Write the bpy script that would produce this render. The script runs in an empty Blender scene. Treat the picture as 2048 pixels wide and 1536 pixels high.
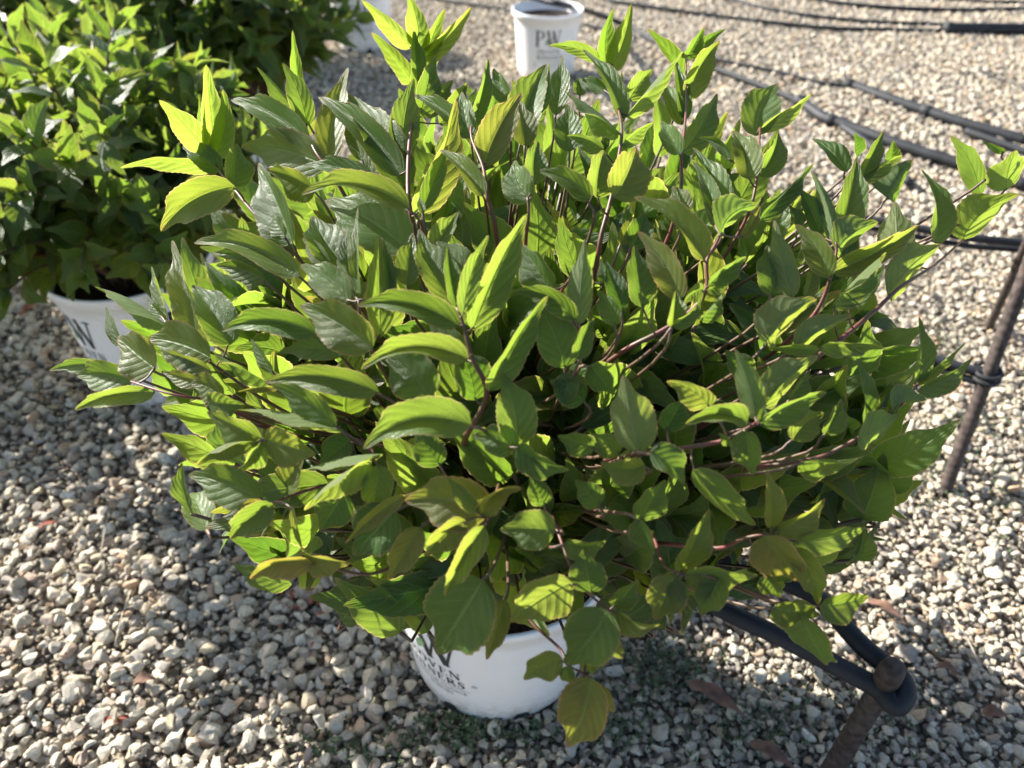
import bpy, bmesh, math, random
import numpy as np
from mathutils import Vector, Matrix, Euler

R = math.radians
scene = bpy.context.scene
COL = scene.collection

# ------------------------------------------------------------------ camera
CAM_H = 0.97
PITCH = R(39.5)
FPX = 1500.0
SN, CS = math.sin(PITCH), math.cos(PITCH)
cam_data = bpy.data.cameras.new('camera')
cam_data.sensor_width = 36.0
cam_data.lens = FPX / 2048.0 * 36.0
cam_data.clip_start = 0.02
cam_data.clip_end = 400.0
cam_data.dof.use_dof = True
cam_data.dof.focus_distance = 0.60
cam_data.dof.aperture_fstop = 6.0
cam = bpy.data.objects.new('camera', cam_data)
cam.location = (0, 0, CAM_H)
cam.rotation_euler = (R(90) - PITCH, 0, 0)
COL.objects.link(cam)
scene.camera = cam

# ------------------------------------------------------------------ light
SUN_EL = R(29)
SUN_DIR = Vector((-0.83, 0.56, 0)).normalized() * math.cos(SUN_EL) + Vector((0, 0, math.sin(SUN_EL)))
world = bpy.data.worlds.new('World')
scene.world = world
world.use_nodes = True
wn = world.node_tree
wn.nodes.clear()
sky = wn.nodes.new('ShaderNodeTexSky')
sky.sky_type = 'NISHITA'
sky.sun_disc = False
sky.sun_elevation = SUN_EL
sky.sun_rotation = math.atan2(SUN_DIR.x, SUN_DIR.y)
sky.air_density = 1.0
sky.dust_density = 1.5
bgn = wn.nodes.new('ShaderNodeBackground')
bgn.inputs['Strength'].default_value = 0.082
wo = wn.nodes.new('ShaderNodeOutputWorld')
wn.links.new(sky.outputs[0], bgn.inputs['Color'])
wn.links.new(bgn.outputs[0], wo.inputs['Surface'])
sun_data = bpy.data.lights.new('sun', 'SUN')
sun_data.energy = 5.0
sun_data.angle = R(0.5)
sun_data.color = (1.0, 0.955, 0.88)
sun = bpy.data.objects.new('sun', sun_data)
sun.rotation_euler = SUN_DIR.to_track_quat('Z', 'Y').to_euler()
sun.location = (-3, 2, 4)
COL.objects.link(sun)
vs = scene.view_settings
vs.view_transform = 'Standard'
vs.look = 'None'
vs.gamma = 1.0
vs.use_curve_mapping = False
vs.exposure = 1.72
scene.cycles.max_bounces = 10
scene.cycles.diffuse_bounces = 4
scene.cycles.transmission_bounces = 6
scene.cycles.transparent_max_bounces = 6
scene.cycles.sample_clamp_indirect = 6.0

# ------------------------------------------------------------------ helpers
CAMP = Vector((0, 0, CAM_H))
FWD = Vector((0, CS, -SN))
UPV = Vector((0, SN, CS))


def along(px, py, z):
    """world point seen at a picture position, z metres along the view axis"""
    return CAMP + z * (FWD + ((px - 1024) / FPX) * Vector((1, 0, 0)) - ((py - 768) / FPX) * UPV)


def level(px, py, h=0.0):
    """world point at height h seen at a picture position"""
    v = (py - 768) / FPX
    return along(px, py, (CAM_H - h) / (SN + v * CS))


def mesh_obj(name, verts, faces, mat, parent=None, smooth=True, uvs=None, attrs=None):
    me = bpy.data.meshes.new(name)
    me.from_pydata([tuple(v) for v in verts], [], [tuple(f) for f in faces])
    finish(me, mat, smooth, uvs, attrs)
    return link(name, me, parent)


def finish(me, mat, smooth=True, uvs=None, attrs=None):
    if mat is not None:
        me.materials.append(mat)
    if smooth:
        me.polygons.foreach_set('use_smooth', [True] * len(me.polygons))
    if uvs is not None:
        uvl = me.uv_layers.new(name='UVMap')
        li = np.empty(len(me.loops), dtype=np.int32)
        me.loops.foreach_get('vertex_index', li)
        uvl.data.foreach_set('uv', np.asarray(uvs, dtype=np.float32)[li].ravel())
    for k, a in (attrs or {}).items():
        at = me.attributes.new(k, 'FLOAT', 'POINT')
        at.data.foreach_set('value', np.asarray(a, dtype=np.float32))
    me.update()


def link(name, data, parent=None):
    o = bpy.data.objects.new(name, data)
    COL.objects.link(o)
    if parent is not None:
        o.parent = parent
    return o


def tag(o, label=None, cat=None, group=None, kind=None):
    if label: o['label'] = label
    if cat: o['category'] = cat
    if group: o['group'] = group
    if kind: o['kind'] = kind
    return o


def empty(name, loc):
    o = bpy.data.objects.new(name, None)
    o.empty_display_size = 0.05
    o.location = loc
    COL.objects.link(o)
    return o


def rel(pts, root):
    """points into the space of an unrotated root"""
    l = Vector(root.location) if root is not None else Vector((0, 0, 0))
    return [Vector(p) - l for p in pts]


def smooth_path(pts, n=8):
    """Catmull-Rom through the points"""
    p = [Vector(q) for q in pts]
    if len(p) < 3:
        return [p[0].lerp(p[-1], i / n) for i in range(n + 1)]
    e = [2 * p[0] - p[1]] + p + [2 * p[-1] - p[-2]]
    out = []
    for i in range(1, len(e) - 2):
        a, b, c, d = e[i - 1], e[i], e[i + 1], e[i + 2]
        for k in range(n):
            t = k / n
            out.append(0.5 * ((2 * b) + (c - a) * t + (2 * a - 5 * b + 4 * c - d) * t * t + (3 * b - a - 3 * c + d) * t ** 3))
    out.append(p[-1])
    return out


def tube_geo(path, radii, sides=8, cap=True):
    """verts, faces of a swept tube; radii one number or one per point"""
    n = len(path)
    if not hasattr(radii, '__len__'):
        radii = [radii] * n
    vs_, fs = [], []
    ref = Vector((0, 0, 1))
    prev = None
    for i in range(n):
        t = (path[min(i + 1, n - 1)] - path[max(i - 1, 0)])
        t = t.normalized() if t.length > 1e-9 else Vector((0, 0, 1))
        if prev is None:
            a = ref if abs(t.dot(ref)) < 0.95 else Vector((1, 0, 0))
            u = t.cross(a).normalized()
        else:
            u = (prev - t * prev.dot(t))
            u = u.normalized() if u.length > 1e-6 else t.orthogonal().normalized()
        prev = u
        w = t.cross(u)
        for k in range(sides):
            a = 2 * math.pi * k / sides
            vs_.append(path[i] + radii[i] * (math.cos(a) * u + math.sin(a) * w))
    for i in range(n - 1):
        for k in range(sides):
            a, b = i * sides + k, i * sides + (k + 1) % sides
            fs.append((a, b, b + sides, a + sides))
    if cap:
        fs.append(tuple(range(sides - 1, -1, -1)))
        fs.append(tuple((n - 1) * sides + k for k in range(sides)))
    return vs_, fs


def tube(name, path, radii, mat, parent=None, sides=8):
    p = rel(path, parent)
    v, f = tube_geo(p, radii, sides)
    return mesh_obj(name, v, f, mat, parent)


class Bag:
    """collects pieces that become one mesh"""
    def __init__(self):
        self.v, self.f, self.uv, self.a = [], [], [], {}
        self.n = 0

    def add(self, v, f, uv=None, **at):
        v = np.asarray([tuple(q) for q in v], dtype=np.float64) if not isinstance(v, np.ndarray) else v
        self.v.append(v)
        self.f.extend([tuple(i + self.n for i in q) for q in f])
        if uv is not None:
            self.uv.append(np.asarray(uv))
        for k, x in at.items():
            self.a.setdefault(k, []).append(np.full(len(v), x))
        self.n += len(v)

    def build(self, name, mat, parent=None, smooth=True):
        v = np.concatenate(self.v)
        if parent is not None:
            v = v - np.array(parent.location)
        me = bpy.data.meshes.new(name)
        me.from_pydata(v.tolist(), [], self.f)
        finish(me, mat, smooth, np.concatenate(self.uv) if self.uv else None,
               {k: np.concatenate(x) for k, x in self.a.items()})
        return link(name, me, parent)


# ------------------------------------------------------------------ materials
class NT:
    def __init__(self, name):
        self.m = bpy.data.materials.new(name)
        self.m.use_nodes = True
        self.t = self.m.node_tree
        self.t.nodes.clear()
        self.out = self.t.nodes.new('ShaderNodeOutputMaterial')

    def n(self, typ, **kw):
        nd = self.t.nodes.new('ShaderNode' + typ)
        ins = kw.pop('ins', {})
        for k, x in kw.items():
            setattr(nd, k, x)
        for k, x in ins.items():
            self.put(nd.inputs[k], x)
        return nd

    def put(self, sock, x):
        if isinstance(x, bpy.types.NodeSocket):
            self.t.links.new(x, sock)
        elif isinstance(x, (tuple, list)) and len(x) == 3 and sock.type == 'RGBA':
            sock.default_value = (*x, 1)
        else:
            sock.default_value = x

    def math(self, op, a, b=0.0, c=None, clamp=False):
        nd = self.t.nodes.new('ShaderNodeMath')
        nd.operation = op
        nd.use_clamp = clamp
        self.put(nd.inputs[0], a)
        self.put(nd.inputs[1], b)
        if c is not None:
            self.put(nd.inputs[2], c)
        return nd.outputs[0]

    def mix(self, fac, a, b, mode='MIX'):
        nd = self.t.nodes.new('ShaderNodeMix')
        nd.data_type = 'RGBA'
        nd.blend_type = mode
        self.put(nd.inputs[0], fac)
        self.put(nd.inputs[6], a)
        self.put(nd.inputs[7], b)
        return nd.outputs[2]

    def ss(self, x, lo, hi, a=0.0, b=1.0):
        nd = self.t.nodes.new('ShaderNodeMapRange')
        nd.interpolation_type = 'SMOOTHSTEP'
        self.put(nd.inputs[0], x)
        nd.inputs[1].default_value = lo
        nd.inputs[2].default_value = hi
        nd.inputs[3].default_value = a
        nd.inputs[4].default_value = b
        return nd.outputs[0]

    def noise(self, vec, scale, detail=3.0, rough=0.55):
        nd = self.n('TexNoise', ins={'Scale': scale, 'Detail': detail, 'Roughness': rough})
        if vec is not None:
            self.put(nd.inputs['Vector'], vec)
        return nd

    def ramp(self, fac, stops):
        nd = self.t.nodes.new('ShaderNodeValToRGB')
        self.put(nd.inputs[0], fac)
        el = nd.color_ramp.elements
        while len(el) < len(stops):
            el.new(0.5)
        for e, (p, c) in zip(el, stops):
            e.position = p
            e.color = (*c, 1)
        return nd.outputs[0]

    def bump(self, h, strength, dist):
        return self.n('Bump', ins={'Strength': strength, 'Distance': dist, 'Height': h}).outputs[0]

    def done(self, shader):
        self.t.links.new(shader, self.out.inputs['Surface'])
        return self.m


def leaf_material(name, thru=0.55):
    k = NT(name)
    uv = k.n('UVMap').outputs[0]
    sep = k.n('SeparateXYZ', ins={0: uv})
    s = sep.outputs[0]
    t = k.math('ABSOLUTE', k.math('MULTIPLY_ADD', sep.outputs[1], 2.0, -1.0))
    tint = k.n('Attribute', attribute_name='tint').outputs['Fac']
    rnd = k.n('Attribute', attribute_name='rnd').outputs['Fac']
    oc = k.n('TexCoord').outputs['Object']
    # side veins leave the midrib and sweep towards the tip
    sweep = k.math('MULTIPLY', k.math('POWER', t, 1.25), 0.33)
    s0 = k.math('SUBTRACT', s, sweep)
    s0 = k.math('ADD', s0, k.math('MULTIPLY', rnd, 0.07))
    pp = k.math('PINGPONG', k.math('MULTIPLY', s0, 6.5), 0.5)
    vein = k.ss(pp, 0.0, 0.085, 1.0, 0.0)
    vein = k.math('MULTIPLY', vein, k.ss(t, 0.55, 0.98, 1.0, 0.0))
    mid = k.ss(t, 0.015, 0.075, 1.0, 0.0)
    veins = k.math('MAXIMUM', k.math('MULTIPLY', vein, 0.8), mid)
    # net of small veins between the side veins
    scl = k.n('VectorMath', operation='MULTIPLY', ins={0: uv, 1: (52.0, 13.0, 1.0)})
    vor = k.n('TexVoronoi', feature='DISTANCE_TO_EDGE', ins={'Vector': scl.outputs[0], 'Scale': 1.0})
    net = k.ss(vor.outputs['Distance'], 0.0, 0.12, 1.0, 0.0)
    no = k.noise(oc, 55.0, 3.0).outputs['Fac']
    no2 = k.noise(oc, 14.0, 2.0).outputs['Fac']
    edge = k.ss(t, 0.86, 1.0, 0.0, 1.0)
    tip = k.ss(s, 0.86, 1.0, 0.0, 1.0)
    rim = k.math('MAXIMUM', edge, tip)
    # reflected colour of the upper face
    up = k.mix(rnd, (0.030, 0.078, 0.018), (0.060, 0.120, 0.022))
    up = k.mix(k.math('MULTIPLY', tint, 0.75), up, (0.150, 0.105, 0.028))
    up = k.mix(k.math('MULTIPLY', veins, 0.9), up, (0.17, 0.26, 0.08))
    up = k.mix(k.ss(no2, 0.35, 0.7, 0.0, 0.35), up, (0.040, 0.075, 0.020))
    dn = k.mix(rnd, (0.085, 0.140, 0.050), (0.125, 0.175, 0.065))
    dn = k.mix(k.math('MULTIPLY', tint, 0.6), dn, (0.19, 0.13, 0.06))
    dn = k.mix(k.math('MULTIPLY', veins, 0.7), dn, (0.26, 0.30, 0.15))
    geo = k.n('NewGeometry')
    col = k.mix(geo.outputs['Backfacing'], up, dn)
    col = k.mix(k.math('MULTIPLY', rim, k.math('MULTIPLY_ADD', tint, 0.5, 0.34)), col, (0.30, 0.15, 0.09))
    # small brown specks
    sp = k.ss(k.noise(oc, 210.0, 1.0).outputs['Fac'], 0.76, 0.80)
    col = k.mix(k.math('MULTIPLY', sp, 0.6), col, (0.13, 0.07, 0.03))
    bl = k.noise(oc, 75.0, 4.0, 0.7).outputs['Fac']
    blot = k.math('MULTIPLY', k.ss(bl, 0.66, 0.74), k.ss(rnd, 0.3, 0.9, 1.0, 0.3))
    col = k.mix(k.math('MULTIPLY', blot, 0.55), col, (0.17, 0.10, 0.04))
    dust = k.noise(oc, 420.0, 2.0, 0.7).outputs['Fac']
    col = k.mix(k.ss(dust, 0.5, 0.8, 0.0, 0.06), col, (0.22, 0.25, 0.16))
    # light passing through
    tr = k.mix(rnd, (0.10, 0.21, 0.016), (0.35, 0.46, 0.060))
    tr = k.mix(k.math('MULTIPLY', tint, 0.8), tr, (0.50, 0.38, 0.05))
    dark = k.math('MAXIMUM', k.math('MULTIPLY', veins, 0.55), k.math('MULTIPLY', net, 0.14))
    tr = k.mix(dark, tr, (0.12, 0.24, 0.01))
    tr = k.mix(k.ss(no, 0.35, 0.72, 0.0, 0.25), tr, (0.24, 0.38, 0.015))
    tr = k.mix(k.math('MULTIPLY', rim, k.math('MULTIPLY_ADD', tint, 0.6, 0.15)), tr, (0.60, 0.26, 0.09))
    fringe = k.ss(t, 0.93, 0.985, 0.0, 0.55)
    tr = k.mix(fringe, tr, (0.72, 0.60, 0.24))
    # relief: quilted between the veins
    h = k.math('SUBTRACT', k.math('POWER', k.math('MULTIPLY', pp, 2.0), 0.6), k.math('MULTIPLY', mid, 1.2))
    h = k.math('ADD', h, k.math('MULTIPLY', net, -0.22))
    h = k.math('ADD', h, k.math('MULTIPLY', no, 0.5))
    bmp = k.bump(h, 0.62, 0.0007)
    pr = k.n('BsdfPrincipled', ins={'Base Color': col, 'Normal': bmp})
    pr.inputs['Roughness'].default_value = 0.40
    k.put(pr.inputs['Roughness'], k.mix(geo.outputs['Backfacing'], (0.46, 0.46, 0.46), (0.70, 0.70, 0.70)))
    k.put(pr.inputs['Roughness'], k.math('ADD', k.math('MULTIPLY', geo.outputs['Backfacing'], 0.24), k.math('MULTIPLY_ADD', dust, 0.35, 0.27)))
    pr.inputs['Specular IOR Level'].default_value = 0.5
    trn = k.n('BsdfTranslucent', ins={'Color': tr, 'Normal': bmp})
    mx = k.n('MixShader', ins={0: thru, 1: pr.outputs[0], 2: trn.outputs[0]})
    return k.done(mx.outputs[0])


def stem_material(name, a, b):
    k = NT(name)
    oc = k.n('TexCoord').outputs['Object']
    no = k.noise(oc, 60.0, 3.0).outputs['Fac']
    c = k.mix(k.ss(no, 0.35, 0.65), a, b)
    pr = k.n('BsdfPrincipled', ins={'Base Color': c, 'Roughness': 0.5, 'Normal': k.bump(no, 0.4, 0.001)})
    return k.done(pr.outputs[0])


def stone_material(name):
    k = NT(name)
    oi = k.n('ObjectInfo').outputs['Random']
    oc = k.n('TexCoord').outputs['Object']
    c = k.ramp(oi, [(0.0, (0.24, 0.21, 0.18)), (0.10, (0.45, 0.39, 0.30)), (0.30, (0.54, 0.47, 0.355)),
                    (0.45, (0.36, 0.32, 0.265)), (0.60, (0.58, 0.51, 0.39)), (0.72, (0.48, 0.38, 0.24)),
                    (0.79, (0.64, 0.60, 0.50)), (0.89, (0.30, 0.25, 0.21)), (0.96, (0.46, 0.30, 0.18)),
                    (1.0, (0.24, 0.20, 0.18))])
    rv = k.n('VectorMath', operation='ADD', ins={0: oc})
    cb = k.n('CombineXYZ', ins={0: k.math('MULTIPLY', oi, 37.0), 1: k.math('MULTIPLY', oi, 91.0), 2: oi})
    k.put(rv.inputs[1], cb.outputs[0])
    n1 = k.noise(rv.outputs[0], 2.2, 5.0, 0.65).outputs['Fac']
    n2 = k.noise(rv.outputs[0], 9.0, 4.0, 0.6).outputs['Fac']
    c = k.mix(k.ss(n1, 0.42, 0.68, 0.0, 0.55), c, (0.22, 0.18, 0.13))
    c = k.mix(k.ss(n2, 0.5, 0.75, 0.0, 0.35), c, (0.72, 0.68, 0.58))
    h = k.math('ADD', k.math('MULTIPLY', n1, 0.6), k.math('MULTIPLY', n2, 0.5))
    pr = k.n('BsdfPrincipled', ins={'Base Color': c, 'Roughness': 0.85, 'Normal': k.bump(h, 0.8, 0.0016)})
    pr.inputs['Specular IOR Level'].default_value = 0.3
    return k.done(pr.outputs[0])


def ground_material(name):
    k = NT(name)
    oc = k.n('TexCoord').outputs['Object']
    v = k.n('TexVoronoi', ins={'Vector': oc, 'Scale': 62.0})
    e = k.n('TexVoronoi', feature='DISTANCE_TO_EDGE', ins={'Vector': oc, 'Scale': 62.0})
    sp = k.n('SeparateColor', ins={0: v.outputs['Color']})
    c = k.ramp(sp.outputs[0], [(0.0, (0.20, 0.17, 0.14)), (0.4, (0.38, 0.34, 0.27)), (0.8, (0.48, 0.43, 0.34)), (1.0, (0.30, 0.22, 0.15))])
    c = k.mix(k.ss(e.outputs['Distance'], 0.0, 0.16, 1.0, 0.0), c, (0.05, 0.04, 0.03))
    no = k.noise(oc, 3.0, 4.0).outputs['Fac']
    c = k.mix(k.ss(no, 0.4, 0.65, 0.0, 0.4), c, (0.12, 0.10, 0.07))
    pr = k.n('BsdfPrincipled', ins={'Base Color': c, 'Roughness': 0.95, 'Normal': k.bump(e.outputs['Distance'], 1.0, 0.02)})
    return k.done(pr.outputs[0])


def plain(name, col, rough=0.5, spec=0.5, var=0.0, vs=30.0, bump=0.0, bd=0.001, dirt=None):
    k = NT(name)
    oc = k.n('TexCoord').outputs['Object']
    no = k.noise(oc, vs, 4.0).outputs['Fac']
    c = k.mix(k.ss(no, 0.3, 0.7, 0.0, 1.0), tuple(x * (1 - var) for x in col), tuple(min(1, x * (1 + var)) for x in col))
    if dirt:
        d = k.noise(oc, vs * 0.35, 5.0, 0.7).outputs['Fac']
        c = k.mix(k.ss(d, 0.52, 0.74, 0.0, dirt[0]), c, dirt[1])
    pr = k.n('BsdfPrincipled', ins={'Base Color': c, 'Roughness': rough})
    pr.inputs['Specular IOR Level'].default_value = spec
    if bump:
        k.put(pr.inputs['Normal'], k.bump(no, bump, bd))
    return k.done(pr.outputs[0])


M_LEAF = leaf_material('leaf_green')
M_LEAF_SHADED = leaf_material('leaf_green_shaded', 0.48)  # left shrubs' leaves: neighbours' shade put into the material as weaker translucency
M_STEM = stem_material('stem_red_brown', (0.13, 0.030, 0.026), (0.075, 0.045, 0.02))
M_WOOD = stem_material('stem_brown', (0.085, 0.045, 0.03), (0.12, 0.08, 0.045))
M_STONE = stone_material('gravel_stone')
M_GROUND = ground_material('gravel_bed')
M_HOSE = plain('black_tubing', (0.018, 0.020, 0.024), 0.62, 0.3, 0.3, 25, 0.15, 0.0006, (0.25, (0.07, 0.065, 0.06)))
M_RUST = plain('rusty_rebar', (0.055, 0.042, 0.037), 0.75, 0.3, 0.45, 90, 0.7, 0.001, (0.4, (0.11, 0.07, 0.05)))
M_DARK = plain('dark_hole', (0.012, 0.012, 0.012), 0.9)
M_SOIL = plain('potting_soil', (0.035, 0.024, 0.017), 0.95, 0.2, 0.5, 220, 1.0, 0.004)
M_INK = plain('black_print', (0.03, 0.032, 0.035), 0.5)
M_GREY = plain('grey_print', (0.16, 0.17, 0.16), 0.5)
M_GREEN = plain('green_print', (0.16, 0.26, 0.14), 0.5)
M_DEAD = plain('dead_leaf_brown', (0.15, 0.085, 0.06), 0.8, 0.2, 0.35, 60, 0.5, 0.001)
M_LITTER = plain('dry_plant_litter', (0.17, 0.12, 0.075), 0.9, 0.2, 0.5, 50)
M_RED = plain('dry_red_flower', (0.28, 0.09, 0.055), 0.85, 0.2, 0.4, 80)
M_WEED = plain('weed_green', (0.075, 0.11, 0.05), 0.6, 0.3, 0.4, 40)
M_FOLIAGE_BACK = M_LEAF


def pot_material():
    k = NT('white_pot_plastic')
    oc = k.n('TexCoord').outputs['Object']
    sp = k.n('SeparateXYZ', ins={0: oc})
    no = k.noise(oc, 9.0, 5.0, 0.65).outputs['Fac']
    n2 = k.noise(oc, 70.0, 4.0, 0.6).outputs['Fac']
    c = k.mix(k.ss(no, 0.45, 0.75, 0.0, 0.25), (0.80, 0.80, 0.81), (0.66, 0.64, 0.60))
    splash = k.math('MULTIPLY', k.ss(sp.outputs[2], 0.0, 0.07, 1.0, 0.0), k.ss(n2, 0.4, 0.62, 0.1, 0.8))
    c = k.mix(splash, c, (0.46, 0.40, 0.32))
    pr = k.n('BsdfPrincipled', ins={'Base Color': c, 'Roughness': 0.42})
    pr.inputs['Subsurface Weight'].default_value = 0.15
    pr.inputs['Subsurface Radius'].default_value = (0.01, 0.01, 0.01)
    return k.done(pr.outputs[0])


M_POT = pot_material()
# ------------------------------------------------------------------ ground
rng = np.random.default_rng(11)
gnd = mesh_obj('gravel_ground', [(-80, -40, -0.014), (80, -40, -0.014), (80, 160, -0.014), (-80, 160, -0.014)], [(0, 1, 2, 3)], M_GROUND, smooth=False)
tag(gnd, kind='structure', label='pale crushed gravel yard under the pots and hoses')


def pebble(seed, sub=2):
    r = np.random.default_rng(seed)
    bm = bmesh.new()
    bmesh.ops.create_icosphere(bm, subdivisions=sub, radius=1.0)
    v = np.array([q.co[:] for q in bm.verts])
    for _ in range(12):
        n = r.normal(size=3); n /= np.linalg.norm(n)
        d = r.uniform(0.34, 0.74)
        over = np.maximum(v @ n - d, 0)
        v -= np.outer(over * 0.97, n)
    low = r.normal(size=(4, 3)) * 1.6
    for kk in low:
        v += 0.05 * np.outer(np.sin(v @ kk + r.uniform(0, 6)), r.normal(size=3))
    v *= np.array([1.0, r.uniform(0.58, 0.90), r.uniform(0.45, 0.75)])
    v /= np.abs(v).max()
    for q, c in zip(bm.verts, v):
        q.co = c
    me = bpy.data.meshes.new('stone')
    bm.to_mesh(me)
    bm.free()
    finish(me, M_STONE, smooth=False)
    return me


ROCKS = [pebble(100 + i) for i in range(14)]
rock_col = bpy.data.collections.new('stone_kinds')
for i, me in enumerate(ROCKS):
    o = bpy.data.objects.new('stone_kind_%02d' % i, me)
    rock_col.objects.link(o)


def scatter(x0, x1, y0, y1, step, smin, smax, keep=None, zlo=-0.006, zhi=0.004):
    xs = np.arange(x0, x1, step)
    ys = np.arange(y0, y1, step)
    X, Y = np.meshgrid(xs, ys)
    X = X.ravel() + rng.uniform(-.6, .6, X.size) * step
    Y = Y.ravel() + rng.uniform(-.6, .6, Y.size) * step
    # only as wide as the yard can be seen, with a margin
    m = np.abs(X) < 0.75 + 0.86 * Y
    if keep is not None:
        m &= keep(X, Y)
    X, Y = X[m], Y[m]
    S = rng.uniform(smin, smax, X.size) * rng.choice([0.8, 1.0, 1.0, 1.25], X.size)
    Z = rng.uniform(zlo, zhi, X.size)
    return np.stack([X, Y, Z, S], 1)


def coarse(X, Y):  # coarser stone on the left of the near pot
    return 1 / (1 + np.exp((X - 0.02 + 0.35 * (Y - 0.6)) * 9))


sets = []
a = scatter(-2.2, 2.2, 0.05, 1.7, 0.0132, 0.0066, 0.0118)
c = coarse(a[:, 0], a[:, 1])
keepm = rng.uniform(size=len(a)) < (0.45 + 0.55 * (1 - c))
a[:, 3] *= 0.66 + 0.50 * c
a[:, 2] += 0.003 * c
sets.append(a[keepm])
b = scatter(-2.2, 2.2, 0.05, 1.7, 0.0105, 0.0040, 0.0070, None, -0.010, -0.001)
sets.append(b)
b = scatter(-2.2, 2.2, 0.05, 1.7, 0.046, 0.0100, 0.0140, None, 0.002, 0.007)
sets.append(b)
sets.append(scatter(-5.6, 5.6, 1.7, 5.4, 0.0190, 0.0085, 0.0125))
sets.append(scatter(-5.6, 5.6, 1.7, 5.4, 0.026, 0.0050, 0.0085, None, -0.008, 0.0))
sets.append(scatter(-8.0, 8.0, 5.4, 8.0, 0.034, 0.0120, 0.0180))
pts = np.concatenate(sets)
# the two pots' footprints and the camera's own feet stay clear
pot_xy = [(-0.018, 0.600), (-0.715, 1.225)]
m = np.ones(len(pts), bool)
for (x, y) in pot_xy:
    m &= np.hypot(pts[:, 0] - x, pts[:, 1] - y) > 0.112
pts = pts[m]
# gentle unevenness of the bed
pts[:, 2] += 0.006 * np.sin(pts[:, 0] * 5.1 + 1.0) * np.cos(pts[:, 1] * 4.3)
N = len(pts)
rot = rng.uniform(0, 2 * math.pi, (N, 3))
rot[:, 0] = rng.normal(0, 0.45, N)
rot[:, 1] = rng.normal(0, 0.45, N)
kind = rng.integers(0, len(ROCKS), N)

# the 300 stones that show largest are objects of their own
depth = pts[:, 1] * CS + (CAM_H - pts[:, 2]) * SN
u = pts[:, 0] / depth * FPX + 1024
v = (-pts[:, 1] * SN + (CAM_H - pts[:, 2]) * CS) / depth * FPX + 768
inside = (u > 8) & (u < 2040) & (v > 8) & (v < 1530)
free = ~((u > 560) & (u < 1560) & (v < 1240)) & ~((np.abs(u - 1030) < 190) & (v < 1440))
score = pts[:, 3] / depth * (inside & free) * (pts[:, 2] > 0.0005)
best = np.argsort(-score)[:300]
sel = np.zeros(N, bool)
sel[best] = True
for i in best:
    o = bpy.data.objects.new('stone', ROCKS[kind[i]])
    o.location = (pts[i, 0], pts[i, 1], pts[i, 2] + 0.0)
    o.rotation_euler = rot[i]
    o.scale = (pts[i, 3],) * 3
    COL.objects.link(o)
    o.parent = gnd
rest = ~sel
P_, S_, R_, K_ = pts[rest, :3], pts[rest, 3], rot[rest], kind[rest]
me = bpy.data.meshes.new('gravel')
me.from_pydata(P_.tolist(), [], [])
for nm, typ, dat in (('size', 'FLOAT', S_), ('kind_no', 'INT', K_)):
    at = me.attributes.new(nm, typ, 'POINT')
    at.data.foreach_set('value', dat)
at = me.attributes.new('turn', 'FLOAT_VECTOR', 'POINT')
at.data.foreach_set('vector', R_.astype(np.float32).ravel())
me.materials.append(M_STONE)
grav = link('gravel', me, gnd)
tag(grav, kind='stuff')
ng = bpy.data.node_groups.new('gravel_scatter', 'GeometryNodeTree')
ng.interface.new_socket('Geometry', in_out='INPUT', socket_type='NodeSocketGeometry')
ng.interface.new_socket('Geometry', in_out='OUTPUT', socket_type='NodeSocketGeometry')
gi, go = ng.nodes.new('NodeGroupInput'), ng.nodes.new('NodeGroupOutput')
ci = ng.nodes.new('GeometryNodeCollectionInfo')
ci.inputs['Collection'].default_value = rock_col
ci.inputs['Separate Children'].default_value = True
ci.inputs['Reset Children'].default_value = True
ip = ng.nodes.new('GeometryNodeInstanceOnPoints')
ip.inputs['Pick Instance'].default_value = True


def named(nm, typ):
    q = ng.nodes.new('GeometryNodeInputNamedAttribute')
    q.data_type = typ
    q.inputs[0].default_value = nm
    return q.outputs[0]


ng.links.new(gi.outputs[0], ip.inputs['Points'])
ng.links.new(ci.outputs[0], ip.inputs['Instance'])
ng.links.new(named('kind_no', 'INT'), ip.inputs['Instance Index'])
e2r = ng.nodes.new('FunctionNodeEulerToRotation')
ng.links.new(named('turn', 'FLOAT_VECTOR'), e2r.inputs[0])
ng.links.new(e2r.outputs[0], ip.inputs['Rotation'])
ng.links.new(named('size', 'FLOAT'), ip.inputs['Scale'])
ng.links.new(ip.outputs[0], go.inputs[0])
md = grav.modifiers.new('scatter', 'NODES')
md.node_group = ng
# ------------------------------------------------------------------ leaves
def leaf_profile(s):
    w = s ** 0.56 * (1 - s) ** 0.88
    k = np.clip((s - 0.66) / 0.34, 0, 1)
    return w / 0.388 * (1 - 0.80 * k * (1 - k) * 2.0)


TCOLS = np.array([-1.0, -0.62, -0.28, 0.0, 0.28, 0.62, 1.0])
TCOLS_LOW = np.array([-1.0, -0.5, 0.0, 0.5, 1.0])


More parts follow.
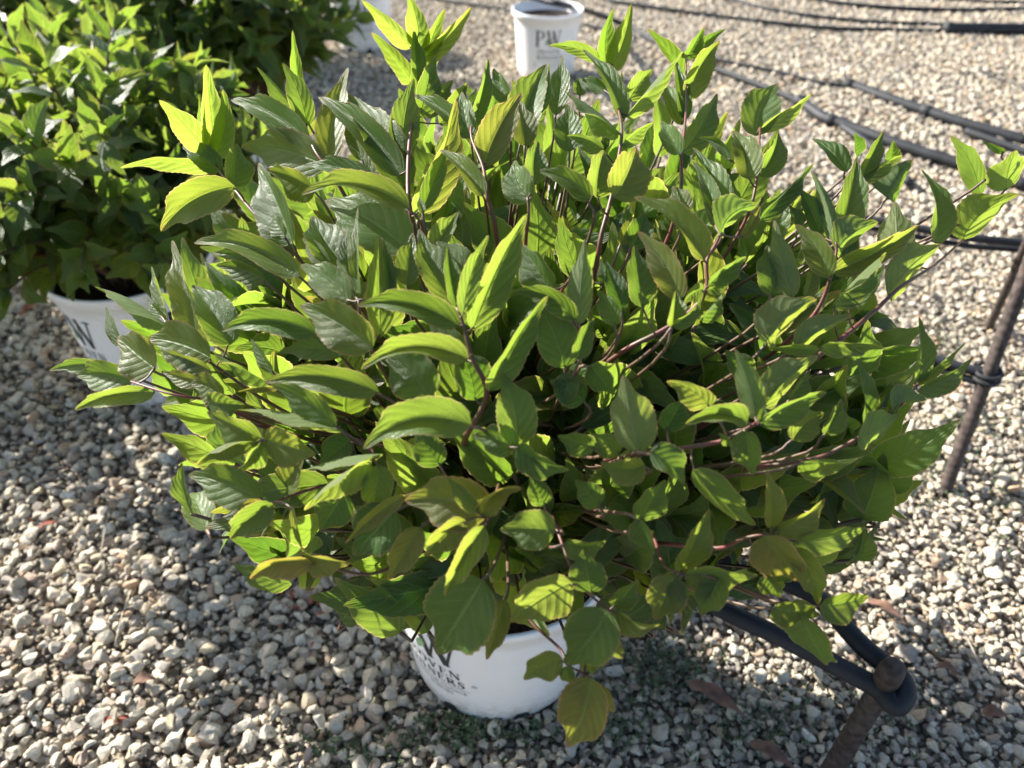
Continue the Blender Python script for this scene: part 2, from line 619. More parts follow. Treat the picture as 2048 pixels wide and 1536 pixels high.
def leaf_geo(P0, P1, bendv, N0, W, fold=0.35, ns=24, low=False, wave=0.06, ph=0.0, cup=0.10, rnd=0.5):
    """a leaf blade from P0 to P1: midrib bowed by bendv, upper face towards N0, halves folded up by fold (radians)"""
    T = TCOLS_LOW if low else TCOLS
    P0, P1, bendv, N0 = (np.array(x, dtype=float) for x in (P0, P1, bendv, N0))
    s = np.linspace(0, 1, ns + 1)
    # tip of the blade keeps bending
    M = P0[None] + np.outer(s, P1 - P0) + np.outer(4 * s * (1 - s) ** 1.0, bendv)
    Tn = np.gradient(M, axis=0)
    Tn /= np.linalg.norm(Tn, axis=1)[:, None]
    Nn = N0[None] - (Tn @ N0)[:, None] * Tn
    Nn /= np.linalg.norm(Nn, axis=1)[:, None] + 1e-9
    Sd = np.cross(Tn, Nn)
    w = np.zeros_like(s)
    w[1:-1] = leaf_profile(s[1:-1])
    w = w * W * 0.5
    w[0] = W * 0.02
    w[-1] = W * 0.004
    f = fold * (0.45 + 0.75 * np.sin(np.pi * np.clip(s, 0, 1)) ** 0.8)
    verts = np.zeros((ns + 1, len(T), 3))
    uv = np.zeros((ns + 1, len(T), 2))
    for j, t in enumerate(T):
        a = abs(t)
        ww = w * a
        if a == 1.0 and not low:
            ww = ww * (1 + 0.024 * ((np.arange(ns + 1) % 2) * 2 - 1))
        side = Sd * (np.sign(t) * np.cos(f) * ww)[:, None]
        lift = np.sin(f) * ww - cup * a * a * w + wave * a * a * w * np.sin(2 * np.pi * (2.3 * s + ph) + (1.3 if t > 0 else 0))
        verts[:, j] = M + side + Nn * lift[:, None]
        uv[:, j, 0] = s
        uv[:, j, 1] = t * 0.5 + 0.5
    nt = len(T)
    faces = []
    for i in range(ns):
        for j in range(nt - 1):
            a = i * nt + j
            faces.append((a, a + 1, a + nt + 1, a + nt))
    return verts.reshape(-1, 3), faces, uv.reshape(-1, 2)


# orientation check of the winding: +side x tangent must be the upper face
_v, _f, _u = leaf_geo((0, 0, 0), (1, 0, 0), (0, 0, 0), (0, 0, 1), 0.4, 0, 4, True, 0, 0, 0)
_n = np.cross(_v[_f[0][1]] - _v[_f[0][0]], _v[_f[0][3]] - _v[_f[0][0]])
if np.linalg.norm(_n) < 1e-12:
    _n = np.cross(_v[_f[6][1]] - _v[_f[6][0]], _v[_f[6][3]] - _v[_f[6][0]])
FLIP = _n[2] < 0


def leaf_faces(f):
    return [tuple(reversed(q)) for q in f] if FLIP else f


# shared blades for the generated shoots: unit length along +Y, upper face +Z
def shared_leaf(seed, low):
    r = random.Random(seed)
    arch = r.uniform(-0.01, 0.14)
    v, f, uv = leaf_geo((0, 0, 0), (0, 1, -arch * 1.2), (r.uniform(-.06, .06), 0, arch), (0, 0, 1), r.uniform(0.40, 0.54),
                        r.uniform(0.08, 0.65), 8 if low else 22, low, 0.08, r.random(), 0.1)
    rn, ti = r.uniform(0.0, 0.9), max(0, r.uniform(-1.1, 0.40))
    return v, leaf_faces(f), uv, rn, ti


SHARED = [shared_leaf(i, False) for i in range(30)]
SHARED_ME = []
for v_, f_, uv_, rn_, ti_ in SHARED:
    me = bpy.data.meshes.new('leaf')
    me.from_pydata(v_.tolist(), [], f_)
    finish(me, M_LEAF, True, uv_, {'rnd': np.full(len(v_), rn_), 'tint': np.full(len(v_), ti_)})
    SHARED_ME.append(me)


SHARED_SHADED = []
for me in SHARED_ME:
    m2 = me.copy()
    m2.materials.clear()
    m2.materials.append(M_LEAF_SHADED)
    SHARED_SHADED.append(m2)


def leaf_frame(D, Nn):
    D = D.normalized()
    Nn = (Nn - D * Nn.dot(D))
    if Nn.length < 1e-5:
        Nn = D.orthogonal()
    Nn.normalize()
    X = D.cross(Nn)
    return Matrix((X, D, Nn)).transposed()


def grow(seed, base, centre, radii, n, length=(0.055, 0.085), lo=0.45, el_min=-0.25, gap=0.034, cull=None, inner=0.8):
    """shoots radiating from the pot; returns stems [(path, r0, r1)] and leaves [(pos, matrix, size)]"""
    r = random.Random(seed)
    stems, leaves = [], []
    ga = math.pi * (3 - math.sqrt(5))
    for i in range(n):
        zz = el_min + (0.98 - el_min) * ((i + 0.5) / n)
        az = i * ga + r.uniform(-.3, .3)
        rr = math.sqrt(max(0, 1 - zz * zz))
        d = Vector((rr * math.cos(az), rr * math.sin(az), zz))
        q = r.uniform(inner, 1.0)
        tgt = centre + Vector((d.x * radii[0], d.y * radii[1], d.z * radii[2])) * q
        b = base + Vector((r.uniform(-.03, .03), r.uniform(-.03, .03), 0))
        ctrl = b.lerp(tgt, 0.5) + Vector((-(tgt.x - b.x) * 0.10, -(tgt.y - b.y) * 0.10, 0.09 * (1 + r.uniform(-.5, .8))))
        path = []
        for k in range(11):
            t = k / 10
            path.append((1 - t) ** 2 * b + 2 * t * (1 - t) * ctrl + t * t * tgt)
        last_t = 0.0
        L = sum((path[k + 1] - path[k]).length for k in range(10))
        pos = L * lo
        phi = r.uniform(0, math.pi)
        while pos <= L + 1e-6:
            t = min(1.0, pos / L)
            k = min(9, int(t * 10))
            fpos = path[k].lerp(path[k + 1], t * 10 - k)
            D = (path[min(10, k + 1)] - path[k]).normalized()
            U = D.orthogonal().normalized()
            V = D.cross(U)
            last = pos + gap > L
            for sgn in (0, math.pi):
                a = phi + sgn
                out = math.cos(a) * U + math.sin(a) * V
                ang = R(r.uniform(38, 66)) if not last else R(r.uniform(22, 42))
                ld = D * math.cos(ang) + out * math.sin(ang)
                ld.z -= 0.10 if not last else -0.08
                ld.normalize()
                nn = D - ld * D.dot(ld) + Vector((0, 0, 0.35)) + Vector((r.uniform(-.25, .25), r.uniform(-.25, .25), 0))
                size = r.uniform(*length) * (1.0 if not last else 0.85)
                if cull is None or not (cull(fpos + ld * size * 0.5) or cull(fpos + ld * size)):
                    leaves.append((fpos + ld * 0.004, leaf_frame(ld, nn), size))
                    last_t = max(last_t, t)
            if last:
                for q3 in range(2):
                    a = phi + math.pi / 2 + q3 * math.pi
                    out = math.cos(a) * U + math.sin(a) * V
                    ang = R(r.uniform(8, 22))
                    ld = (D * math.cos(ang) + out * math.sin(ang)).normalized()
                    if cull is None or not cull(fpos + ld * 0.03):
                        leaves.append((fpos, leaf_frame(ld, -out + D * 0.2), r.uniform(0.03, 0.05)))
            phi += math.pi / 2 + r.uniform(-.25, .25)
            pos += gap * r.uniform(0.85, 1.2)
        if last_t > 0.25:
            stems.append((path[:max(3, int(math.ceil(last_t * 10)) + 1)], 0.0030, 0.0012))
    return stems, leaves


def place_leaves(root, leaves, n_parts, rs, meshes=None, mat=None):
    meshes = meshes or SHARED_ME
    mat = mat or M_LEAF
    """the n_parts leaves nearest the camera as objects, the rest as one piece"""
    key = sorted(range(len(leaves)), key=lambda i: (leaves[i][0] - CAMP).length / leaves[i][2])
    parts = set(key[:n_parts])
    bag = Bag()
    for i, (p, m3, sz) in enumerate(leaves):
        kx = rs.randrange(len(SHARED))
        mt = Matrix.Translation(p) @ m3.to_4x4() @ Matrix.Diagonal((sz, sz, sz, 1))
        if i in parts:
            o = bpy.data.objects.new('leaf', meshes[kx])
            COL.objects.link(o)
            o.parent = root
            o.matrix_world = Matrix.Translation(-root.location) @ mt
            o.matrix_basis = Matrix.Translation(-root.location) @ mt
        else:
            v, f, uv, rn, ti = SHARED[kx]
            M = np.array(mt)
            bag.add(v @ M[:3, :3].T + M[:3, 3], f, uv, rnd=rn, tint=ti)
    if bag.n:
        tag(bag.build('foliage', mat, root), kind='stuff')


def place_stems(root, stems, n_parts=40, mat=None):
    bag = Bag()
    for i, (path, r0, r1) in enumerate(stems):
        rr = [r0 + (r1 - r0) * k / (len(path) - 1) for k in range(len(path))]
        if i < n_parts:
            tube('stem', path, rr, mat or M_STEM, root, 6)
        else:
            v, f = tube_geo(path, rr, 5)
            bag.add(v, f)
    if bag.n:
        tag(bag.build('twigs', mat or M_STEM, root), kind='stuff')
# ------------------------------------------------------------------ the shrub in front
POT = Vector((-0.018, 0.600, 0.0))
DC = Vector((0.03, 0.615, 0.385))        # centre of the crown
DR = Vector((0.50, 0.42, 0.375))         # its half extents


def crown_depth(px, py):
    """distance along the view axis at which the ray through a picture position enters the crown"""
    d = along(px, py, 1.0) - CAMP
    a = Vector(((CAMP.x - DC.x) / DR.x, (CAMP.y - DC.y) / DR.y, (CAMP.z - DC.z) / DR.z))
    b = Vector((d.x / DR.x, d.y / DR.y, d.z / DR.z))
    A, B, C_ = b.dot(b), 2 * a.dot(b), a.dot(a) - 1
    disc = B * B - 4 * A * C_
    tm = -B / (2 * A)
    if disc <= 0:
        return tm
    return tm - math.sqrt(disc) / (2 * A)


# one line per leaf: base x y, tip x y, apparent width, roll, fold, bow, inward offset (m), bronze tint
LEAVES = """
411 301 318 200 44 0 12 4 -.01 0
428 305 412 129 44 40 25 0 0 0
413 295 398 192 13 0 30 0 -.004 0
427 313 446 178 38 0 40 14 -.012 .05
425 342 240 336 38 0 25 20 -.004 0
616 287 462 200 45 40 25 14 .004 0
601 205 585 60 22 10 25 0 .01 0
614 252 565 126 52 0 14 8 -.012 .05
612 254 513 134 38 0 18 4 0 0
658 330 696 135 50 0 14 -8 .004 .6
653 332 482 293 60 0 14 12 0 .35
630 381 537 340 52 0 14 6 .006 .4
470 373 322 463 60 0 20 20 0 .4
585 488 516 326 72 0 14 4 .01 .05
440 345 365 292 36 40 20 4 .01 0
465 372 475 288 42 50 20 0 .008 0
803 352 637 194 50 34 46 14 -.01 .1
811 381 696 188 62 40 22 6 0 0
725 320 690 235 25 0 20 0 .02 .2
806 325 828 157 50 0 14 -8 -.014 0
838 425 912 196 60 18 35 8 .002 .5
845 420 895 290 34 0 20 0 .012 .1
944 252 976 118 26 10 45 4 0 0
942 276 924 183 40 0 18 -4 -.006 0
940 277 826 190 34 20 30 10 .006 .1
818 414 604 389 50 42 54 30 -.012 .3
750 365 608 330 32 40 25 8 .012 0
822 96 723 0 34 0 25 4 0 .2
825 164 743 65 36 0 30 4 0 .2
839 95 815 -15 40 0 20 6 0 0
845 150 890 17 38 0 25 -6 .005 .1
846 116 943 14 36 0 45 6 -.004 .3
838 235 870 110 40 20 20 0 .01 .1
850 235 905 160 36 0 20 0 .012 .2
836 190 828 60 34 10 30 0 .008 0
880 250 935 165 34 10 30 0 .014 .2
1017 205 986 137 32 0 25 0 0 0
1040 285 1094 128 60 0 30 -10 0 .1
1064 250 1098 125 18 40 30 6 -.006 0
1112 230 1123 110 34 0 14 4 .02 .1
1198 122 1098 91 30 10 25 10 0 0
1246 240 1165 98 34 15 22 12 -.006 0
1212 128 1227 17 28 0 20 -8 .01 0
1222 140 1263 7 36 0 30 6 .005 .2
968 332 1044 186 60 0 14 -8 -.006 .7
1050 292 1040 200 44 0 14 0 .01 .5
1140 303 1142 209 48 0 12 -4 .018 0
1238 265 1131 185 70 -65 16 8 -.004 0
1160 192 1157 155 24 0 14 0 .01 .1
1212 182 1160 157 26 20 20 0 .012 0
1245 245 1244 141 15 0 25 -3 0 0
1253 234 1366 103 36 22 38 -4 0 .1
1258 200 1305 139 32 0 14 -4 -.006 0
1245 290 1307 246 25 20 25 -4 .01 .1
1228 395 1272 295 88 0 12 6 -.004 .55
1193 395 1208 300 60 20 14 -4 .006 .1
1207 300 1134 272 38 0 20 8 .004 0
1070 370 1076 282 42 0 20 -6 0 0
1062 400 1030 320 60 0 16 -10 .004 0
1180 400 1076 342 38 20 30 12 0 .2
966 393 880 300 36 15 32 8 -.004 .3
1365 156 1295 58 30 15 25 6 .01 .1
1373 117 1408 55 28 0 25 0 .01 0
1385 110 1451 58 22 10 25 -4 .014 0
1375 200 1440 82 46 18 35 -10 0 .3
1365 250 1322 156 34 20 25 -4 .006 0
1370 240 1352 120 26 10 25 0 .01 0
1365 305 1435 187 44 0 18 6 -.004 .1
1361 308 1322 242 38 20 22 0 .004 0
1512 272 1556 168 56 0 20 -12 0 .1
1521 258 1623 187 24 0 25 4 -.004 .1
1517 351 1556 265 38 0 25 8 0 .1
1498 359 1463 262 46 0 22 12 0 .4
1460 320 1397 275 22 0 25 14 .01 .1
1450 445 1385 295 44 20 25 10 .002 0
1432 456 1385 322 34 0 18 12 -.008 .1
1520 440 1627 328 32 10 30 -4 .008 .1
1408 520 1268 394 52 34 48 18 -.012 .4
1358 600 1275 463 66 10 25 14 -.012 .7
1441 468 1515 412 52 180 25 -16 -.012 0
1483 477 1521 412 15 0 30 4 -.004 .7
1417 571 1493 514 32 0 30 -4 -.01 0
1415 579 1458 566 18 0 25 3 -.006 .1
1408 578 1368 608 34 0 20 6 -.004 .1
1345 655 1352 582 74 25 45 0 -.008 .1
1345 652 1404 590 28 0 25 8 -.012 .1
1284 614 1268 490 64 0 20 0 .006 0
1245 620 1212 522 48 20 15 0 .012 0
1262 495 1288 425 48 0 14 4 .02 .1
1240 490 1265 432 24 0 14 0 .02 .6
1208 575 1200 520 28 0 14 4 .012 0
1365 430 1345 372 66 0 14 4 .012 .4
1545 590 1535 490 62 0 15 0 .012 .1
1670 488 1622 340 30 180 20 8 -.004 0
1676 482 1714 316 48 10 30 4 0 .1
1672 503 1757 445 48 180 25 -10 -.006 .1
1662 545 1838 450 42 -36 48 8 -.006 .4
1655 555 1590 449 60 18 22 12 -.006 .5
1585 595 1549 440 56 180 15 -4 0 .1
1612 595 1630 530 28 0 14 0 .008 .4
1665 612 1773 505 48 10 30 -6 -.004 .15
1695 620 1770 530 24 -30 20 0 .002 0
1775 592 1880 490 56 180 15 -8 -.006 .15
1797 520 1790 402 64 180 15 0 .004 .25
1870 487 1842 338 44 18 25 16 0 0
1775 396 1825 320 52 180 20 -4 .008 .1
1723 362 1805 312 26 0 30 -6 .008 .2
1717 367 1767 262 26 0 20 0 .01 .2
1717 312 1709 265 24 0 20 0 .014 0
1693 344 1623 277 36 20 20 8 .012 0
1783 330 1787 281 24 0 20 0 .014 .1
1640 470 1598 376 40 20 20 4 .018 0
1598 456 1578 409 48 20 20 0 .024 .1
1960 392 1900 272 42 180 22 14 0 0
2013 380 2032 300 60 180 15 -4 .004 .1
1925 480 2038 388 56 180 15 -16 -.004 .15
2010 305 1965 283 16 0 25 0 .008 0
1530 690 1634 598 66 180 26 -14 -.004 .35
1591 693 1705 630 38 180 22 -6 .002 .2
1640 695 1766 697 34 18 30 -10 0 .1
1640 702 1535 698 20 20 20 3 .002 0
1731 855 1713 715 44 20 20 6 .01 0
1835 765 1838 633 42 20 14 6 0 0
1825 770 1931 686 20 20 25 0 .002 0
1835 783 1946 715 34 10 25 5 0 .1
1782 815 1853 800 44 180 25 -6 -.004 0
1775 850 1785 760 30 20 20 0 .004 0
1715 880 1800 830 66 180 10 4 0 0
1600 925 1728 912 54 20 10 4 0 .15
1650 870 1684 797 44 0 18 0 0 .1
1585 880 1648 826 50 0 20 -8 .002 .2
1512 840 1470 698 56 180 14 6 -.014 0
1528 815 1638 712 60 180 18 -10 -.008 .2
1520 850 1653 785 44 -20 30 -10 -.014 0
1420 812 1333 763 58 0 20 10 -.012 .4
1495 842 1371 849 44 40 52 18 -.016 .1
1282 905 1247 750 86 180 10 -4 -.012 .25
1290 930 1201 924 56 0 16 -12 -.006 .35
1300 905 1368 968 84 -40 26 -10 -.014 0
1490 862 1506 950 64 10 20 0 -.010 .1
1520 845 1530 810 18 0 20 0 -.016 0
1455 892 1437 866 20 -20 20 4 -.01 0
945 660 1055 427 74 10 32 -8 -.006 0
926 630 978 470 44 0 16 -10 -.022 0
914 615 895 490 34 10 32 -4 -.016 0
1100 582 1045 490 90 0 12 0 .006 .05
1155 650 1170 478 56 180 14 0 -.004 0
1232 650 1195 580 46 20 10 4 .004 0
1150 640 1024 583 46 20 30 22 -.006 .1
978 782 1096 591 60 30 40 -8 -.012 .1
1158 720 1190 636 44 0 36 -8 -.008 .1
1130 735 1075 610 76 20 10 6 .008 0
655 536 604 476 24 10 20 4 0 .1
698 603 600 530 52 0 14 8 -.012 0
698 579 674 519 18 0 25 0 -.008 0
700 552 697 456 30 0 14 -4 0 0
717 602 716 413 22 0 35 -3 -.014 .1
760 675 757 470 60 0 22 0 .002 .05
785 590 766 480 18 20 20 0 0 .1
812 572 826 466 54 0 10 0 .002 .2
690 535 625 432 58 40 15 -6 .006 0
815 500 650 400 70 40 15 10 .006 0
900 600 838 458 64 30 15 -6 .004 .1
865 500 916 424 46 0 20 0 .006 .1
940 560 872 483 40 40 20 6 .006 0
918 652 714 612 48 34 46 24 -.012 .1
744 700 600 612 74 0 14 12 -.01 .35
935 722 850 630 50 0 14 0 .002 .1
845 427 838 394 14 0 14 0 -.008 0
936 718 722 739 52 42 54 34 -.014 .15
942 850 727 898 66 38 44 34 -.018 0
860 795 770 700 88 30 12 6 .004 0
950 800 915 690 80 20 12 6 .01 0
757 785 528 765 48 15 32 22 -.004 .2
560 775 475 784 13 0 20 4 -.002 .8
672 852 541 768 60 10 15 10 -.006 0
690 862 476 819 46 -45 22 14 .002 0
535 765 420 700 78 -45 10 0 .002 0
545 745 500 675 28 0 14 0 -.002 .1
690 705 557 705 34 30 15 8 .004 0
632 668 441 663 46 36 46 24 -.004 0
600 552 388 486 50 38 50 24 0 .2
525 527 427 507 26 0 20 6 .012 .1
530 560 432 531 32 0 20 8 .014 .2
570 475 545 430 42 0 10 0 .014 .05
392 672 344 480 46 0 32 8 -.006 .35
460 690 385 570 52 30 20 6 .002 0
335 640 302 532 24 0 25 4 -.004 0
342 660 190 574 50 -35 22 14 0 0
325 635 290 592 13 0 20 0 -.004 0
238 692 212 613 20 0 20 0 0 .1
312 738 234 674 70 0 12 0 -.002 .5
264 764 153 752 44 0 14 8 -.004 0
250 745 98 741 26 15 32 14 .003 0
310 785 150 820 36 10 32 14 .002 .1
420 715 297 678 56 0 14 10 0 .3
425 745 322 705 34 0 14 6 .004 .35
400 765 325 745 22 0 14 0 .008 .5
445 797 381 768 52 0 16 10 0 .4
415 805 490 810 34 0 12 0 -.002 .1
525 878 414 825 60 0 12 0 0 .2
515 885 393 932 38 0 32 20 0 .3
522 890 473 948 40 -45 15 0 0 0
530 880 632 908 68 0 12 0 0 .45
525 998 376 950 58 15 15 8 0 .05
531 1011 486 1009 16 0 20 5 -.004 1.6
547 1009 461 1077 44 10 26 8 0 .15
741 921 609 1021 54 -45 26 14 -.006 .2
765 908 600 945 38 -45 26 10 0 0
811 990 690 1088 30 0 20 6 -.004 .9
625 1128 500 1158 40 10 36 18 0 .5
600 1110 700 1128 50 0 14 0 .002 .5
582 1010 608 1110 14 0 25 0 0 0
840 1055 776 1160 52 10 15 0 0 .2
790 1020 705 1110 78 20 14 0 .01 0
760 930 745 1030 64 20 14 0 .006 0
975 1032 809 1003 100 10 14 18 -.01 .15
955 1025 894 953 36 10 26 0 -.022 0
965 1032 1044 977 50 10 50 -22 -.016 .2
930 1040 853 1113 58 0 26 8 -.012 .2
968 1052 890 1192 46 0 32 6 -.018 .25
1110 1062 1000 1060 88 20 8 4 .002 0
965 1160 873 1308 100 20 12 0 0 0
1010 1200 973 1320 36 20 20 0 .004 .5
1143 1165 1022 1245 88 10 10 6 -.003 .25
1183 1185 1166 1098 80 10 10 0 -.003 .05
1130 1087 1212 1082 46 0 20 8 0 .1
1213 1220 1130 1328 88 10 12 -8 -.006 .05
1228 1214 1277 1160 54 0 20 0 -.002 .1
1234 1224 1320 1249 38 0 30 8 -.006 0
1205 1255 1243 1318 58 0 15 0 .006 .35
1126 1320 1048 1360 66 10 8 8 0 .05
1131 1332 1142 1367 34 0 12 0 0 .05
1182 1356 1134 1494 70 10 14 -8 -.004 .8
1186 1361 1227 1425 40 0 20 0 0 .7
1180 1300 1185 1350 36 0 10 0 .006 .2
1362 1145 1419 1018 66 20 14 0 0 .4
1368 1150 1516 1153 76 10 16 -8 0 .2
1277 1038 1308 1110 68 10 12 0 0 .1
1280 1040 1330 960 70 20 12 0 .006 0
1385 940 1512 1050 46 -35 26 8 0 0
1543 1056 1533 940 42 20 20 6 0 .6
1555 1060 1650 997 48 10 15 8 0 .1
1590 1082 1734 1055 42 10 15 6 0 0
1527 1071 1598 1163 78 10 15 0 .002 .5
1585 1095 1636 1210 44 0 20 -12 0 .4
1640 1212 1738 1192 54 10 10 4 0 .2
1545 1215 1640 1232 54 20 10 0 .01 0
1600 1225 1650 1330 68 20 10 0 .015 0
1530 1150 1560 1195 56 20 10 0 .01 0
1440 1155 1400 1230 68 20 10 0 .002 .1
1360 1160 1350 1215 54 10 10 0 0 .1
1350 1150 1310 1240 64 10 12 0 .002 .15
1035 892 1139 940 68 10 14 8 -.002 0
1040 900 1090 945 62 10 10 0 .004 0
1190 895 1115 872 68 20 10 0 .006 0
1240 905 1180 868 60 20 10 0 .006 0
1035 892 1003 745 72 20 12 10 0 0
1033 896 945 872 80 20 12 6 .002 0
1140 745 1125 815 44 20 10 0 .012 0
1180 730 1230 790 68 20 10 0 .012 0
1170 800 1100 760 60 20 12 0 .014 0
1330 860 1370 795 62 20 12 0 .012 0
690 985 640 1060 60 20 12 0 .012 0
700 880 640 930 60 20 12 0 .014 0
880 930 830 860 70 20 12 0 .014 0
1090 1010 1060 950 80 20 12 0 .014 0
1200 1010 1150 960 74 20 12 0 .014 0
1400 640 1450 580 50 20 20 0 .014 0
1500 760 1450 700 60 20 14 0 .016 0
1580 800 1620 740 50 20 14 0 .016 .1
"""
STEMS = """
.0022 0 : 413 300, 440 345, 465 372, 487 402, 545 470
.0022 0 : 613 255, 622 285, 635 310, 655 335, 690 390
.0024 0 : 838 60, 826 95, 833 160, 829 210, 818 290, 816 392, 827 450
.0024 0 : 942 252, 944 282, 968 335, 973 390, 986 430, 993 470
.0018 .004 : 966 393, 972 402
.0022 .004 : 1055 395, 1058 430, 1052 470, 1050 520
.0024 .004 : 1225 130, 1218 150, 1243 240, 1240 300, 1222 400, 1202 470, 1196 520
.0020 .01 : 1150 545, 1120 585, 1098 640
.0022 0 : 1372 110, 1372 240, 1362 310, 1366 420
.0022 .004 : 1520 255, 1515 355, 1495 450
.0024 -.006 : 1441 468, 1428 495, 1411 525, 1415 578, 1380 625, 1310 670, 1240 700
.0022 -.002 : 1672 485, 1673 505, 1662 548, 1650 590, 1620 650
.0026 -.002 : 1925 480, 1870 530, 1805 570, 1765 607, 1690 672, 1620 722, 1500 800
.0022 0 : 1835 770, 1790 825, 1735 865, 1690 890, 1630 918, 1540 930
.0026 -.012 : 1513 845, 1480 865, 1440 884, 1370 895, 1320 905, 1270 905
.0018 -.004 : 262 763, 330 785, 375 795, 420 800, 480 832
.0018 0 : 342 660, 375 700, 430 730, 520 800
.0028 -.012 : 914 615, 930 660, 944 720, 978 782, 945 850, 925 880
.0020 -.010 : 717 600, 722 650, 745 700, 775 760
.0020 .002 : 525 878, 560 885, 640 930
.0018 0 : 531 1010, 560 1000, 600 985, 680 960
.0018 0 : 741 921, 745 905, 737 880
.0018 -.008 : 972 1035, 985 1015, 1000 960
.0018 -.006 : 969 1055, 985 1020
.0018 .002 : 625 1128, 680 1140, 745 1150, 810 1120
.0015 0 : 1182 1356, 1165 1345, 1130 1328, 1125 1300, 1064 1248, 1040 1200
.0018 .002 : 1215 1220, 1178 1187, 1144 1140, 1117 1066, 1100 1020
.0018 .002 : 1362 1147, 1330 1135, 1316 1100, 1300 1050
.0022 .002 : 1590 1082, 1527 1069, 1480 1080, 1440 1098, 1370 1090
.0020 0 : 975 472, 944 640
"""

shrub = empty('flowering_shrub', POT + Vector((0, 0, 0.22)))
tag(shrub, 'large bushy shrub with glowing yellow-green pointed leaves in the near white pot', 'shrub', 'potted leafy shrubs')
FRONT = Vector((0, -1.0, 0.12)).normalized()
hand_rng = random.Random(5)
bases = []
for ln in LEAVES.strip().splitlines():
    q = [float(x) for x in ln.split()]
    bx, by, tx, ty, w, roll, fold, bow, lay, tint = q
    lay = lay - 0.012
    z0 = crown_depth(bx, by) + lay
    z1 = crown_depth(tx, ty) + lay
    lpx = math.hypot(tx - bx, ty - by)
    zm = 0.5 * (z0 + z1)
    # blades stand up rather than lie in the picture's plane; keep their length in proportion
    dz = (z1 - z0)
    lim = 0.75 * lpx / FPX * zm
    dz = max(-lim, min(lim, dz))
    dz -= 0.35 * (by - ty) / FPX * zm
    P0 = along(bx, by, zm - dz * 0.5)
    P1 = along(tx, ty, zm + dz * 0.5)
    T = (P1 - P0).normalized()
    view = (CAMP - P0.lerp(P1, .5)).normalized()
    F = (FRONT * 0.95 + view * 0.25 + Vector((hand_rng.uniform(-.22, .22), 0, hand_rng.uniform(-.18, .12))))
    F = (F - T * F.dot(T)).normalized()
    S = F.cross(T)                      # to the right of the blade as seen
    if S.dot(Vector((-(ty - by) * -1, 0, 0)).normalized() if False else (along(bx - (ty - by), by + (tx - bx), zm) - along(bx, by, zm))) < 0:
        S = -S
    th = R(roll)
    Nn = F * math.cos(th) + S * math.sin(th)
    nx, ny = -(ty - by) / lpx, (tx - bx) / lpx
    bv = (along(bx + nx * bow, by + ny * bow, zm) - along(bx, by, zm)) + view * 0.04 * (P1 - P0).length
    fo = R(fold + (hand_rng.uniform(3, 20) if fold < 34 else 2))
    if 0 <= abs(roll) <= 30:
        th += R(hand_rng.uniform(-20, 20))
        Nn = F * math.cos(th) + S * math.sin(th)
    facing = max(0.45, abs(F.dot(view)))
    vis = (abs(math.cos(th + fo)) + abs(math.cos(th - fo))) / 2 * facing
    L3 = (P1 - P0).length
    W = (1.08 if (fold <= 12 and by > 700) else 0.95) * w / FPX * zm / max(0.5, vis)
    W = min(W, 0.80 * max(L3, lpx / FPX * zm * 1.05))
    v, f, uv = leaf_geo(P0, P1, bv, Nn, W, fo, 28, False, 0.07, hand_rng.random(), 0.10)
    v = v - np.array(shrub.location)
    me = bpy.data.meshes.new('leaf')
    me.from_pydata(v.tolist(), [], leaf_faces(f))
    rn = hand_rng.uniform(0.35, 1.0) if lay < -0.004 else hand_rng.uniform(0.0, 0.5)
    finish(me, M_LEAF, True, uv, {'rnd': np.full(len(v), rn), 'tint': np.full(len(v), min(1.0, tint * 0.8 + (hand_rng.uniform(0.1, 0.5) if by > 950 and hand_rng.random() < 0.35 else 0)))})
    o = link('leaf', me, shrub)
    if tint > 1.2:
        o['label'] = 'small curled red leaf'
    bases.append((P0, T))

ROOT = POT + Vector((0, 0, 0.235))
nodes = []
for ln in STEMS.strip().splitlines():
    a, b = ln.split(':')
    r0, lay = [float(x) for x in a.split()]
    pp_ = []
    items = b.split(',')
    for i_, q in enumerate(items):
        x, y = [float(t) for t in q.split()]
        sink = 0.055 * (i_ / (len(items) - 1)) ** 1.6
        pp_.append(along(x, y, crown_depth(x, y) + lay - 0.012 + sink))
    end = pp_[-1]
    root = ROOT + Vector((hand_rng.uniform(-.04, .04), hand_rng.uniform(-.04, .04), 0))
    d1 = (pp_[-1] - pp_[-2]).normalized()
    reach = (root - end).length
    c1, c2 = end + d1 * reach * 0.12 + (root - end) * 0.22, root + Vector((0, 0, 0.15 * reach)) + (end - root) * 0.2
    path = smooth_path(pp_, 5)
    for k in range(1, 11):
        t = k / 10
        path.append((1 - t) ** 3 * end + 3 * t * (1 - t) ** 2 * c1 + 3 * t * t * (1 - t) * c2 + t ** 3 * root)
    for _ in range(4):
        path = [path[0]] + [path[k].lerp((path[k - 1] + path[k + 1]) / 2, 0.5) for k in range(1, len(path) - 1)] + [path[-1]]
    n = len(path)
    tube('stem', path, [r0 * (0.36 + 0.40 * min(1, k / n * 1.5)) for k in range(n)], M_STEM, shrub, 7)
    nodes += path[: int(n * 0.75)]

